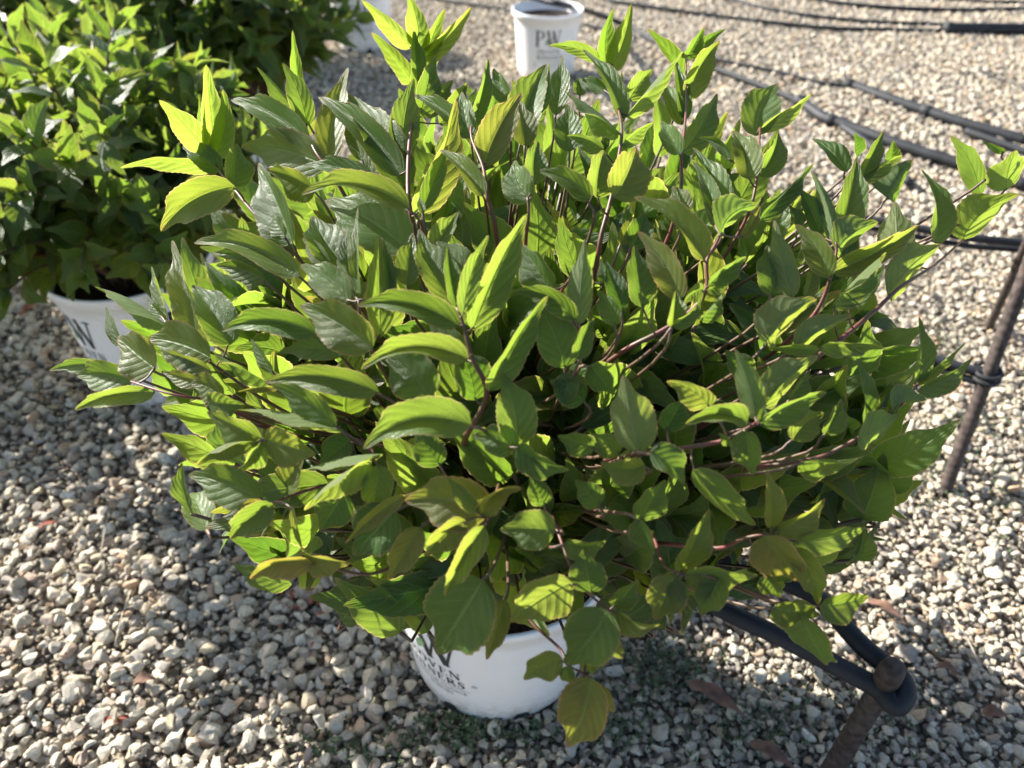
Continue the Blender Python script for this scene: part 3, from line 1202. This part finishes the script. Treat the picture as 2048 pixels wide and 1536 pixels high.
# every leaf joins the nearest stem, or sends its own twig down to the pot
twig = Bag()
for P0, T in bases:
    near = min(nodes, key=lambda q: (q - P0).length)
    dist = (near - P0).length
    if dist < 0.028:
        pth = [P0 + T * 0.002, P0.lerp(near, .5) - T * 0.001, near]
        v, f = tube_geo(smooth_path(pth, 3), 0.0007, 5)
    else:
        root = ROOT + Vector((hand_rng.uniform(-.05, .05), hand_rng.uniform(-.05, .05), 0))
        pth = [P0 + T * 0.002, P0 - T * 0.008 + (root - P0) * 0.06, P0.lerp(root, 0.5) + Vector((0, 0, 0.04)), root]
        v, f = tube_geo(smooth_path(pth, 4), [0.0008 + 0.0008 * min(1, k / 9) for k in range(13)], 5)
    twig.add(v, f)
tag(twig.build('twigs', M_WOOD, shrub), kind='stuff')


def keep_clear(p):
    # the foot of the crown is open: the pot's wall and the gravel show under it
    q = Vector(((p.x - DC.x) / DR.x, (p.y - DC.y) / DR.y, (p.z - DC.z) / DR.z))
    if p.y > 0.75:
        return q.length > 1.0
    # the lowest branches are sparse towards the front, so the underside rises there
    if p.y < 0.58 and p.z < 0.97 - (1.50 - 1.15 * min(0.28, max(0.0, abs(p.x + 0.02) - 0.14))) * p.y:
        return True
    if p.x > 0.40 and p.z < 0.47:
        return True
    if p.z < 0.275 and abs(p.x) < 0.25 and p.y < 0.62:
        return True
    return p.z < 0.27 or q.length > min(0.90, 0.90 - 1.05 * (0.56 - p.z) - 0.25 * max(0, abs(p.x) - 0.30))


st, lv = grow(21, ROOT, DC, DR * 0.84, 150, (0.058, 0.088), 0.30, -0.15, 0.038, keep_clear, 0.70)
# broad leaves on short side twigs just under the outer layer
r9 = random.Random(77)
ga_ = math.pi * (3 - math.sqrt(5))
for i in range(760):
    zz = 0.0 + 0.985 * (i + .5) / 760
    az = i * ga_ + r9.uniform(-.2, .2)
    rr = math.sqrt(1 - zz * zz)
    d = Vector((rr * math.cos(az), rr * math.sin(az), zz))
    if d.y > 0.75:
        continue
    q = r9.uniform(0.62, 0.88)
    p = DC + Vector((d.x * DR.x, d.y * DR.y, d.z * DR.z)) * q
    ld = (d * 0.55 + Vector((r9.uniform(-.6, .6), r9.uniform(-.5, .4), r9.uniform(0.1, 1.1)))).normalized()
    nn = Vector((r9.uniform(-.5, .4), -0.7, 0.7 + r9.uniform(-.5, .4)))
    sz = r9.uniform(0.055, 0.083)
    if keep_clear(DC + (p + ld * sz - DC) * (0.93 if p.z > 0.52 and abs(p.x) < 0.3 else 1.0)) or keep_clear(p + ld * sz * .5):
        continue
    lv.append((p, leaf_frame(ld, nn), sz))
    e = p.lerp(ROOT, 0.35)
    st.append(([p, p - ld * 0.015 + (e - p) * .3, e], 0.0016, 0.0009))
cdir = (CAMP - DC).normalized()
for i in range(260):
    d = (cdir + Vector((r9.gauss(0, .42), r9.gauss(0, .42), r9.gauss(0, .42)))).normalized()
    p = DC + Vector((d.x * DR.x, d.y * DR.y, d.z * DR.z)) * r9.uniform(0.50, 0.80)
    ld = Vector((r9.uniform(-.8, .8), r9.uniform(-.5, .3), r9.uniform(-.1, .9))).normalized()
    nn = cdir + Vector((r9.gauss(0, .35), r9.gauss(0, .25), r9.gauss(0, .35)))
    sz = r9.uniform(0.050, 0.078)
    if keep_clear(p + ld * sz):
        continue
    lv.append((p, leaf_frame(ld, nn), sz))
    st.append(([p, p - ld * 0.012, p.lerp(ROOT, 0.3)], 0.0016, 0.0009))
st = [(p_, 0.0018, 0.0009) for p_, _a, _b in st]
place_stems(shrub, st, 0, M_WOOD)
place_leaves(shrub, lv, max(0, 300 - len(bases)), random.Random(3))
# ------------------------------------------------------------------ pots
POT_H, POT_R, POT_B = 0.245, 0.1385, 0.112


def pot_radius(z):
    return POT_B + (POT_R - 0.006 - POT_B) * (z / POT_H)


def lathe(profile, seg=64):
    v, f = [], []
    for (r, z) in profile:
        for k in range(seg):
            a = 2 * math.pi * k / seg
            v.append((r * math.cos(a), r * math.sin(a), z))
    for i in range(len(profile) - 1):
        for k in range(seg):
            a, b = i * seg + k, i * seg + (k + 1) % seg
            f.append((a, b, b + seg, a + seg))
    return v, f


SERIF = {  # strokes of a roman capital on a 0..1 high cell: (x0,y0,x1,y1,width)
    'P': (0.62, [(.16, 0, .16, 1, .15), (.02, .03, .32, .03, .05), (.02, .97, .40, .97, .05), (.36, .97, .52, .90, .07), (.52, .92, .58, .74, .13), (.58, .78, .52, .56, .13), (.52, .56, .20, .48, .05)]),
    'R': (0.74, [(.16, 0, .16, 1, .15), (.02, .03, .32, .03, .05), (.02, .97, .40, .97, .05), (.36, .97, .52, .90, .07), (.52, .92, .58, .76, .13), (.58, .78, .50, .56, .12), (.50, .56, .20, .50, .05), (.34, .50, .66, .02, .14), (.56, .03, .74, .03, .05)]),
    'O': (0.80, [(.12, .22, .12, .78, .15), (.68, .22, .68, .78, .15), (.14, .80, .30, .97, .09), (.30, .97, .50, .97, .06), (.50, .97, .66, .80, .09), (.14, .20, .30, .03, .09), (.30, .03, .50, .03, .06), (.50, .03, .66, .20, .09)]),
    'V': (0.76, [(.14, 1, .38, 0, .15), (.38, 0, .64, 1, .06), (.0, .97, .28, .97, .05), (.50, .97, .76, .97, .05)]),
    'E': (0.64, [(.16, 0, .16, 1, .15), (.02, .03, .58, .03, .05), (.02, .97, .56, .97, .05), (.20, .52, .44, .52, .05), (.58, .0, .58, .22, .05), (.56, .78, .56, 1, .05), (.44, .42, .44, .62, .05)]),
    'N': (0.80, [(.14, 0, .14, 1, .06), (.14, 1, .66, 0, .15), (.66, 0, .66, 1, .06), (.02, .03, .28, .03, .05), (.02, .97, .20, .97, .05), (.54, .97, .80, .97, .05)]),
    'W': (1.08, [(.14, 1, .34, 0, .15), (.34, 0, .54, .95, .06), (.50, 1, .72, 0, .15), (.72, 0, .94, 1, .06), (.0, .97, .28, .97, .05), (.80, .97, 1.06, .97, .05), (.42, .97, .62, .97, .05)]),
    'I': (0.34, [(.16, 0, .16, 1, .15), (.02, .03, .30, .03, .05), (.02, .97, .30, .97, .05)]),
    'S': (0.58, [(.50, .98, .50, .74, .05), (.46, .94, .26, .97, .07), (.26, .97, .10, .80, .10), (.10, .80, .16, .62, .13), (.14, .62, .44, .40, .15), (.44, .40, .46, .20, .13), (.46, .20, .28, .03, .09), (.28, .03, .08, .06, .06), (.06, .02, .06, .28, .05)]),
    ' ': (0.35, []),
}


def text_quads(s, h, squeeze=1.0):
    x, out = 0.0, []
    for ch in s:
        wd, st_ = SERIF[ch]
        for i, (x0, y0, x1, y1, w) in enumerate(st_):
            d = math.hypot(x1 - x0, y1 - y0)
            nx, ny = -(y1 - y0) / d * w / 2, (x1 - x0) / d * w / 2
            out.append(([(x + x0 + nx, y0 + ny), (x + x0 - nx, y0 - ny), (x + x1 - nx, y1 - ny), (x + x1 + nx, y1 + ny)], i))
        x += wd + 0.09
    return [([(a * h * squeeze, b * h) for a, b in q], i) for q, i in out], x * h * squeeze


def wrap_flat(me_or_quads, ang0, z0, width, lift=0.0006):
    """2D points (x right, y up) onto the pot's wall, centred on angle ang0"""
    def f(x, y, k=0):
        z = z0 + y
        rr = pot_radius(z) + lift + 0.00003 * k
        a = ang0 + (x - width / 2) / rr
        return (rr * math.cos(a), rr * math.sin(a), z)
    return f


def print_text(name, s, h, ang0, z0, mat, parent, squeeze=1.0):
    quads, wd = text_quads(s, h, squeeze)
    fn = wrap_flat(None, ang0, z0, wd)
    v, f = [], []
    for q, i in quads:
        # split long strokes so that they follow the curve
        n = len(v)
        a, b, c, d = q
        for t in range(4):
            tt = t / 3
            v.append(fn(a[0] + (d[0] - a[0]) * tt, a[1] + (d[1] - a[1]) * tt, i))
            v.append(fn(b[0] + (c[0] - b[0]) * tt, b[1] + (c[1] - b[1]) * tt, i))
        for t in range(3):
            f.append((n + 2 * t, n + 2 * t + 1, n + 2 * t + 3, n + 2 * t + 2))
    return mesh_obj(name, v, f, mat, parent, smooth=False)


def print_small(name, s, h, ang0, z0, mat, parent):
    cu = bpy.data.curves.new(name, 'FONT')
    cu.body = s
    cu.size = h
    cu.resolution_u = 2
    tmp = bpy.data.objects.new('tmp', cu)
    COL.objects.link(tmp)
    dg = bpy.context.evaluated_depsgraph_get()
    me = bpy.data.meshes.new_from_object(tmp.evaluated_get(dg))
    bpy.data.objects.remove(tmp)
    xs = [q.co.x for q in me.vertices]
    wd = max(xs)
    fn = wrap_flat(None, ang0, z0, wd)
    for q in me.vertices:
        q.co = fn(q.co.x, q.co.y)
    me.materials.clear()
    me.materials.append(mat)
    return link(name, me, parent)


def strip(name, w, h, ang0, z0, mat, parent):
    fn = wrap_flat(None, ang0, z0, w)
    v, f = [], []
    for k in range(17):
        v += [fn(w * k / 16, 0, 1), fn(w * k / 16, h, 1)]
    for k in range(16):
        f.append((2 * k, 2 * k + 2, 2 * k + 3, 2 * k + 1))
    return mesh_obj(name, v, f, mat, parent, smooth=False)


def pot_label(root, a0, dz=0.0):
    """the black PW lettering, the two words and the small lines, centred on angle a0"""
    H0 = 0.135 + dz
    print_text('logo_lettering', 'PW', 0.060, a0, H0, M_INK, root, 0.98)
    # the small leaf between the two letters
    fn = wrap_flat(None, a0, H0 + 0.004, 0.0)
    v, f = [], []
    for k in range(9):
        t = k / 8
        hw = 0.0065 * math.sin(math.pi * t)
        v += [fn(-0.012 - hw + 0.012 * t, 0.034 * t, 8), fn(-0.012 + hw + 0.012 * t, 0.034 * t, 8)]
    for k in range(8):
        f.append((2 * k, 2 * k + 1, 2 * k + 3, 2 * k + 2))
    mesh_obj('logo_leaf', v, f, M_GREEN, root, smooth=False)
    print_text('lettering', 'PROVEN', 0.0165, a0, H0 - 0.026, M_INK, root, 1.12)
    print_text('lettering', 'WINNERS', 0.0165, a0, H0 - 0.048, M_INK, root, 1.06)
    print_small('lettering', '\u00ae', 0.010, a0 + 0.058 / 0.12, H0 - 0.038, M_GREY, root)
    strip('printed_rule', 0.105, 0.0008, a0, H0 - 0.054, M_GREY, root)
    # small swirl mark
    fn = wrap_flat(None, a0 - 0.42, H0 - 0.074, 0.0)
    v, f = [], []
    for k in range(15):
        a = R(60 + 250 * k / 14)
        for rr in (0.0062 - 0.0012 * k / 14, 0.0082):
            v.append(fn(rr * math.cos(a) * 1.1, 0.006 + rr * math.sin(a), 2))
    for k in range(14):
        f.append((2 * k, 2 * k + 1, 2 * k + 3, 2 * k + 2))
    mesh_obj('swirl_mark', v, f, M_GREEN, root, smooth=False)
    print_small('small_lettering', 'COLOR CHOICE', 0.0095, a0 + 0.10, H0 - 0.066, M_GREY, root)
    print_small('small_lettering', 'SHRUBS', 0.0095, a0 + 0.10, H0 - 0.077, M_GREY, root)


def make_pot(loc, label, face, rotz=0.0, filled=True, second=True):
    root = empty('nursery_pot', loc)
    root.rotation_euler = (0, 0, rotz)
    tag(root, label, 'plant pot', 'white printed nursery pots')
    prof = [(POT_B - 0.008, 0.0), (POT_B - 0.002, 0.001), (POT_B, 0.006)]
    for k in range(1, 9):
        z = 0.006 + (POT_H - 0.030) * k / 8
        prof.append((pot_radius(z), z))
    prof += [(POT_R - 0.0045, POT_H - 0.022), (POT_R - 0.001, POT_H - 0.020), (POT_R, POT_H - 0.006), (POT_R + 0.0005, POT_H),
             (POT_R - 0.003, POT_H + 0.001), (POT_R - 0.006, POT_H - 0.004), (pot_radius(POT_H * .8) - 0.004, POT_H * 0.78),
             (POT_B - 0.003, 0.02)]
    v, f = lathe(prof)
    mesh_obj('pot_body', v, f, M_POT, root)
    # soil
    r = random.Random(int(loc[0] * 100))
    zs = POT_H - (0.035 if filled else 0.05)
    v, f = [(0, 0, zs + 0.006)], []
    for i in range(1, 8):
        for k in range(28):
            a = 2 * math.pi * k / 28
            rr = (pot_radius(zs) - 0.003) * i / 7
            v.append((rr * math.cos(a), rr * math.sin(a), zs + r.uniform(-.004, .006) * (i < 7)))
    for k in range(28):
        f.append((0, 1 + k, 1 + (k + 1) % 28))
    for i in range(6):
        for k in range(28):
            a, b = 1 + i * 28 + k, 1 + i * 28 + (k + 1) % 28
            f.append((a, a + 28, b + 28, b))
    mesh_obj('soil', v, f, M_SOIL, root)
    # drain notches round the foot
    for k in range(8):
        a0 = face - 0.62 + k * math.pi / 4
        v, f = [], []
        for i in range(7):
            a = a0 + (i - 3) * 0.030
            h = 0.020 if 0 < i < 6 else 0.011
            for z in (0.0005, h):
                rr = pot_radius(z) + 0.0009
                v.append((rr * math.cos(a), rr * math.sin(a), z))
        for i in range(6):
            f.append((2 * i, 2 * i + 2, 2 * i + 3, 2 * i + 1))
        mesh_obj('drain_hole', v, f, M_DARK, root, smooth=False)
    pot_label(root, face)
    if second:
        pot_label(root, face - 1.75)
        pot_label(root, face + 2.3)
    return root


p0 = make_pot((-0.018, 0.600, 0.0), 'white printed pot in the foreground, half hidden under the big shrub', R(-90 - 40))
p0.scale = (1.09, 1.09, 1.0)
p1 = make_pot((-0.715, 1.225, 0.0), 'white pot half covered by the dark shrub, left of the big shrub', R(-90 + 65))
p1.scale = (1.08, 1.08, 1.08)
p2 = make_pot((-0.70, 2.12, 0.0), 'white pot standing under the second shrub row, greyish in its own shade', R(-90 + 70))
p3 = make_pot((-0.655, 3.56, 0.0), 'white pot with black soil behind the top of the left shrubs', R(-90 + 8))
p4 = make_pot((0.138, 3.17, 0.0), 'white pot with a black tube over its rim, PW lettering facing the viewer', R(-90 + 2))
p5 = make_pot((-1.52, 2.36, 0.0), 'white pot under the leftmost shrub of the second row', R(-70))
p6 = make_pot((-1.45, 3.45, 0.0), 'white pot under the farthest shrub at the upper left', R(-80))
p7 = make_pot((-1.62, 1.55, 0.0), 'white pot under the shrub outside the left edge', R(-80))

# ------------------------------------------------------------------ shrubs on the left
def make_shrub(loc, label, rad, ch, n, seed, parts, ln=(0.065, 0.095), lo=0.35, el=-0.35, gap=0.036, low=0.10):
    root = empty('flowering_shrub', (loc[0], loc[1], 0.21))
    tag(root, label, 'shrub', 'potted leafy shrubs')
    base = Vector((loc[0], loc[1], 0.22))
    cen = Vector((loc[0] + loc[2], loc[1] + loc[3], ch))
    st, lv = grow(seed, base, cen, Vector(rad), n, ln, lo, el, gap, lambda p: p.z < low, 0.7)
    place_stems(root, st, 12, M_WOOD)
    place_leaves(root, lv, parts, random.Random(seed), SHARED_SHADED, M_LEAF_SHADED)
    return root


make_shrub((-0.715, 1.19, -0.07, 0.05), 'dense darker shrub in the white pot just left of the big one', (0.46, 0.42, 0.26), 0.40, 145, 31, 300, ln=(0.05, 0.080), gap=0.036, low=0.26, el=-0.12)
make_shrub((-0.70, 2.12, -0.11, 0.05), 'out-of-focus shrub behind the dark left one, beside the tall bare gravel strip', (0.42, 0.42, 0.32), 0.46, 120, 32, 280, gap=0.042, low=0.24)
make_shrub((-1.52, 2.36, 0.0, 0.0), 'out-of-focus shrub at the left edge of the picture', (0.50, 0.48, 0.34), 0.42, 100, 33, 240, gap=0.044)
make_shrub((-1.45, 3.45, 0.1, 0.0), 'farthest shrub, its crown cut by the top left edge', (0.55, 0.48, 0.34), 0.42, 95, 34, 200, gap=0.046)
make_shrub((-1.62, 1.55, 0.0, 0.0), 'shrub standing outside the left edge, shading the gravel', (0.40, 0.38, 0.26), 0.36, 50, 35, 60, gap=0.046)

# ------------------------------------------------------------------ stakes
def stake(name, a, b, r, label, ribbed=True, cap=False):
    a, b = Vector(a), Vector(b)
    root = empty(name, a)
    tag(root, label, 'stake', 'steel stakes holding the tubing')
    L = (b - a).length
    n = int(L / 0.0035)
    path = [a.lerp(b, k / n) for k in range(n + 1)]
    rr = [r * (1 + (0.05 if ribbed and k % 4 in (1, 2) else 0)) for k in range(n + 1)]
    tube('rod', path, rr, M_RUST, root, 14)
    if cap:
        d = (b - a).normalized()
        pc = [b - d * 0.012, b, b + d * 0.010, b + d * 0.017, b + d * 0.021, b + d * 0.0225]
        rc = [r * 1.12, r * 1.14, r * 1.10, r * 0.96, r * 0.62, r * 0.12]
        tube('cap', pc, rc, M_RUST, root, 18)
    return root


s0 = level(1777, 1352, 0.25)
stake('stake', (s0.x, s0.y, -0.02), (s0.x, s0.y, 0.252), 0.0115, 'ribbed rusty stake with domed head and tubing looped round it, lower right', True, True)
b0 = level(1890, 985, 0.0)
t0 = level(2048, 560, 0.35)
t0 = b0 + (t0 - b0) * 1.5
stake('stake', (b0.x, b0.y, -0.02), t0, 0.0108, 'leaning grey-brown stake at the right edge with tubing tied round its middle', True)
b1 = level(1981, 650, 0.0)
t1 = level(2052, 492, 0.25)
t1 = b1 + (t1 - b1) * 1.3
stake('stake', (b1.x, b1.y, -0.02), t1, 0.0085, 'thinner stake farthest back at the right edge', True)

# ------------------------------------------------------------------ tubing
def hose(pts, r, label, group='black irrigation tubes on the gravel', clips=(), name='irrigation_tube'):
    P = [level(x, y, h) for (x, y, h) in pts]
    path = smooth_path(P, 8)
    root = empty(name, path[0])
    tag(root, label, 'tube', group)
    tube('tubing', path, r, M_HOSE, root, 12)
    for t in clips:
        k = max(1, min(len(path) - 2, int(t * (len(path) - 1))))
        d = (path[k + 1] - path[k - 1]).normalized()
        tube('coupling', [path[k] - d * 0.016, path[k] - d * 0.014, path[k] + d * 0.014, path[k] + d * 0.016], [r * 1.1, r * 1.2, r * 1.2, r * 1.1], M_HOSE, root, 12)
    return root


G = 0.016
G2 = 0.010
# the loop round the near stake
hh = 0.230
path = [level(1290, 1130, 0.20), level(1440, 1216, hh), level(1570, 1278, hh), level(1700, 1346, hh), level(1758, 1379, hh)]
sx, sy = s0.x, s0.y
a_in = math.atan2(path[-1].y - sy, path[-1].x - sx)
arc = []
for k in range(1, 6):
    a = R(-115 + k * 34)
    arc.append(Vector((sx + 0.0215 * math.cos(a), sy + 0.0215 * math.sin(a), hh + 0.001 * k)))
back = [level(1718, 1285, 0.236), level(1640, 1200, 0.23), level(1568, 1164, 0.22), level(1490, 1140, 0.20), level(1400, 1095, 0.19)]
root = empty('irrigation_tube', path[0])
tag(root, 'thick black tube looped round the near stake below the big shrub', 'tube', 'black tubes tied between the stakes')
full = smooth_path(path + arc + back, 8)
tube('tubing', full, 0.0108, M_HOSE, root, 14)


def tie(px, py, h, pts, label, r=0.0085):
    P = [level(*q) for q in pts]
    root = empty('irrigation_tube', P[0])
    tag(root, label, 'tube', 'black tubes tied between the stakes')
    tube('tubing', smooth_path(P, 8), r, M_HOSE, root, 12)
    return root


tA = tie(0, 0, 0, [(1560, 610, .21), (1700, 660, .205), (1850, 712, .20), (1950, 742, .20), (2000, 752, .20)], 'black tube coming out of the foliage to the leaning stake, upper strand')
tB = tie(0, 0, 0, [(1560, 634, .19), (1700, 678, .188), (1850, 730, .185), (1950, 762, .185), (1990, 768, .185)], 'black tube coming out of the foliage to the leaning stake, lower strand', 0.0065)
# the coil that binds it to the leaning stake
sp = level(1976, 750, 0.2)
dirs = (t0 - b0).normalized()
co = []
for k in range(26):
    a = k * 0.6
    co.append(sp + Vector((0.0185 * math.cos(a), 0.0185 * math.sin(a), 0)) + dirs * (0.0009 * (k - 13)))
tube('binding', co, 0.0036, M_HOSE, tA, 8)
tie(0, 0, 0, [(1700, 432, .24), (1888, 466, .24), (1960, 478, .24), (2048, 486, .24), (2140, 495, .24)], 'black tube passing the far stake at the right edge, upper strand')
tie(0, 0, 0, [(1700, 448, .22), (1888, 484, .22), (1960, 494, .22), (2048, 500, .22), (2140, 508, .22)], 'black tube passing the far stake at the right edge, lower strand', 0.006)

# tubes lying on the gravel
hose([(1020, -20, .26), (1085, 0, .262), (1130, 10, .250), (1175, 22, .13), (1215, 36, .05), (1262, 55, G), (1306, 78, G), (1365, 104, G), (1424, 134, G), (1530, 174, G), (1600, 203, G)], 0.0115, 'black tube rising over the rim of the far pot with the PW lettering')
hose([(1596, 200, G), (1625, 220, G), (1650, 236, G), (1682, 247, G), (1775, 281, G), (1850, 306, G), (1925, 329, G), (2060, 372, G)], 0.0185, 'thick black hose joined to the thin one, crossing behind the right branches', clips=(0.02, 0.36))
hose([(1684, 252, G), (1730, 284, G), (1775, 326, G), (1820, 366, G)], 0.0130, 'short black branch hose leaving the thick hose towards the shrub')
hose([(1165, 48, G2), (1200, 56, G2), (1310, 84, G2), (1424, 117, G2), (1545, 142, G2), (1640, 165, G2), (1700, 172, G2)], 0.0078, 'thin black tube running from the far pot to the thick hose end')
hose([(1696, 168, G), (1716, 174, G), (1780, 198, G), (1853, 222, G), (1931, 247, G), (2060, 283, G)], 0.0185, 'thick black hose above the joined one, ending in an open mouth', clips=(0.02, 0.62))
hose([(1931, 262, G), (1990, 282, G), (2060, 306, G)], 0.0120, 'short black hose lying alongside the thick upper hose at the right edge')
hose([(845, -12, G2), (900, 2, G2), (960, 12, G2), (1013, 20, G2)], 0.0080, 'thin black tube left of the far pot at the top edge')
hose([(1190, -8, G2), (1248, 6, G2), (1396, 27, G2), (1560, 47, G2), (1678, 57, G2), (1892, 62, G2)], 0.0100, 'lower of two thin tubes running into the fat pipe end at the top right')
hose([(1430, -10, G2), (1480, 4, G2), (1545, 20, G2), (1640, 34, G2), (1736, 43, G2), (1892, 50, G2)], 0.0100, 'upper of two thin tubes running into the fat pipe end at the top right')
hose([(1888, 57, .022), (1950, 57, .022), (2070, 58, .022)], 0.026, 'fat black pipe end at the top right edge', clips=(0.03,))
hose([(1600, -6, G2), (1680, 6, G2), (1775, 15, G2), (1870, 19, G2), (1951, 20, G2), (2070, 17, G2)], 0.0110, 'thin black tube highest but one in the picture, top right')
hose([(1800, -14, G2), (1880, -4, G2), (1960, 3, G2), (2070, 6, G2)], 0.0110, 'thin black tube cut by the top edge at the right corner')
hose([(2010, 150, G2), (1960, 142, G2), (2020, 165, G2), (2090, 190, G2)], 0.0030, 'thin wire lying on the gravel at the right edge')
hose([(395, 600, .06), (440, 625, .03), (480, 650, G2), (560, 700, G2)], 0.0075, 'short black tube beside the left pot')

# ------------------------------------------------------------------ litter and weeds
def dead_leaf(px, py, ang, L, W, label, mat=M_DEAD, h=0.016):
    p = level(px, py, h)
    d = Vector((math.cos(R(ang)), math.sin(R(ang)), 0))
    v, f, uv = leaf_geo(p - d * L / 2, p + d * L / 2, (0, 0, 0.006), (0.1, 0.1, 1), W, 0.35, 12, True, 0.2, 0.3, 0.0)
    o = mesh_obj('dead_leaf', v, leaf_faces(f), mat, None, uvs=uv)
    o.data.transform(Matrix.Translation(-p))
    o.location = p
    return tag(o, label, 'dead leaf', 'dry leaves fallen on the gravel')


dead_leaf(1435, 1400, -38, 0.085, 0.026, 'long brown curled leaf on the shaded gravel right of the near pot')
dead_leaf(1545, 1512, -35, 0.06, 0.022, 'grey-violet dry leaf at the bottom edge beside the near stake')
dead_leaf(1772, 1222, -42, 0.055, 0.020, 'mauve-brown dry leaf just above the near stake')
dead_leaf(1895, 1340, -30, 0.030, 0.016, 'small tan leaf scrap right of the near stake')
dead_leaf(1990, 1430, -10, 0.032, 0.018, 'small brown leaf scrap near the lower right corner')
dead_leaf(60, 620, 60, 0.05, 0.018, 'rusty dry leaf on the shaded gravel left of the left pot', M_RED)
dead_leaf(290, 1362, 10, 0.030, 0.018, 'dark brown leaf scrap among the sunlit stones at the lower left')
dead_leaf(100, 1050, 20, 0.034, 0.009, 'thin red-brown scrap on the sunlit gravel at the left', M_RED)

bag = Bag()
rr_ = random.Random(8)
for (cx, cy, sx_, sy_, n) in ((620, 1205, 70, 40, 26), (70, 1050, 40, 12, 5), (240, 1440, 20, 10, 4), (1990, 640, 40, 30, 14), (1930, 790, 30, 25, 8),
                              (1980, 170, 50, 60, 16), (1800, 930, 50, 30, 8), (500, 1010, 60, 25, 6), (700, 35, 30, 25, 10), (1590, 300, 40, 25, 6), (1830, 30, 60, 10, 8)):
    for _ in range(n):
        p = level(cx + rr_.gauss(0, sx_ * .6), cy + rr_.gauss(0, sy_ * .6), 0.012)
        a = rr_.uniform(0, 6.28)
        d = Vector((math.cos(a), math.sin(a), rr_.uniform(-.1, .3))).normalized() * rr_.uniform(0.005, 0.016)
        v, f, uv = leaf_geo(p, p + d, (0, 0, 0.002), (0.2, 0, 1), d.length * 0.5, 0.6, 4, True, 0.2, 0, 0)
        bag.add(v, f, uv)
tag(bag.build('dry_red_debris', M_RED), 'scattered rust-red dried petals and scraps on the gravel', kind='stuff')

bag = Bag()
for _ in range(420):
    y = 0.12 + 1.9 * rr_.random() ** 1.3
    x = rr_.uniform(-1, 1) * (0.45 + 0.6 * y)
    p = Vector((x, y, 0.010 + rr_.uniform(0, .004)))
    a = rr_.uniform(0, 6.28)
    d = Vector((math.cos(a), math.sin(a), rr_.uniform(-.15, .15))).normalized() * rr_.choice([0.004, 0.006, 0.008, 0.014])
    v, f, uv = leaf_geo(p, p + d, (0, 0, 0.001), (0.2, 0, 1), min(0.005, d.length * 0.45), 0.5, 4, True, 0.2, 0, 0)
    bag.add(v, f, uv)
tag(bag.build('plant_litter', M_LITTER), 'brown scraps of bark and leaf scattered over the stones', kind='stuff')

bag = Bag()
for (cx, cy, sx_, sy_, n) in ((960, 1455, 130, 40, 260), (700, 1500, 120, 30, 90), (1320, 1330, 100, 70, 260), (1500, 1450, 120, 60, 140), (1860, 690, 80, 50, 160),
                              (1850, 950, 80, 60, 120), (1930, 860, 70, 60, 120), (1750, 1400, 150, 80, 90), (1960, 180, 80, 70, 110), (1230, 1460, 80, 40, 90), (2000, 1000, 40, 80, 80)):
    for _ in range(n):
        p = level(cx + rr_.gauss(0, sx_ * .6), cy + rr_.gauss(0, sy_ * .6), rr_.uniform(0.0, 0.012))
        for _k in range(4):
            a = rr_.uniform(0, 6.28)
            d = Vector((math.cos(a), math.sin(a), rr_.uniform(.3, 1.3))).normalized() * rr_.uniform(0.003, 0.008)
            v, f, uv = leaf_geo(p, p + d, (0, 0, 0.0005), (0.2, 0.1, 1), d.length * 0.55, 0.4, 3, True, 0, 0, 0)
            bag.add(v, f, uv)
tag(bag.build('ground_weeds', M_WEED), 'tiny green weeds growing between the stones', kind='stuff')

# pale straws
for k, (x0, y0, x1, y1) in enumerate(((820, 1310, 862, 1308), (1560, 1420, 1500, 1350), (1700, 1400, 1640, 1340), (200, 1120, 222, 1010), (230, 1290, 262, 1180), (1905, 1230, 1960, 1330))):
    a, b = level(x0, y0, .016), level(x1, y1, .018)
    mid = a.lerp(b, .5) + Vector((0, 0, .004))
    o = tube('straw', smooth_path([a, mid, b], 5), 0.0009, M_GREY if k == 0 else plain('straw_tan', (0.42, 0.36, 0.26), 0.8), None, 5)
    tag(o, ['pale straw touching the foot of the near pot', 'tan straw in the shade right of the near pot', 'tan straw between the near stake and the long dead leaf',
            'tan straw on the sunlit gravel at the left, upper one', 'tan straw on the sunlit gravel at the left, lower one', 'tan straw on the gravel right of the near stake'][k], 'straw', 'straws lying on the gravel')
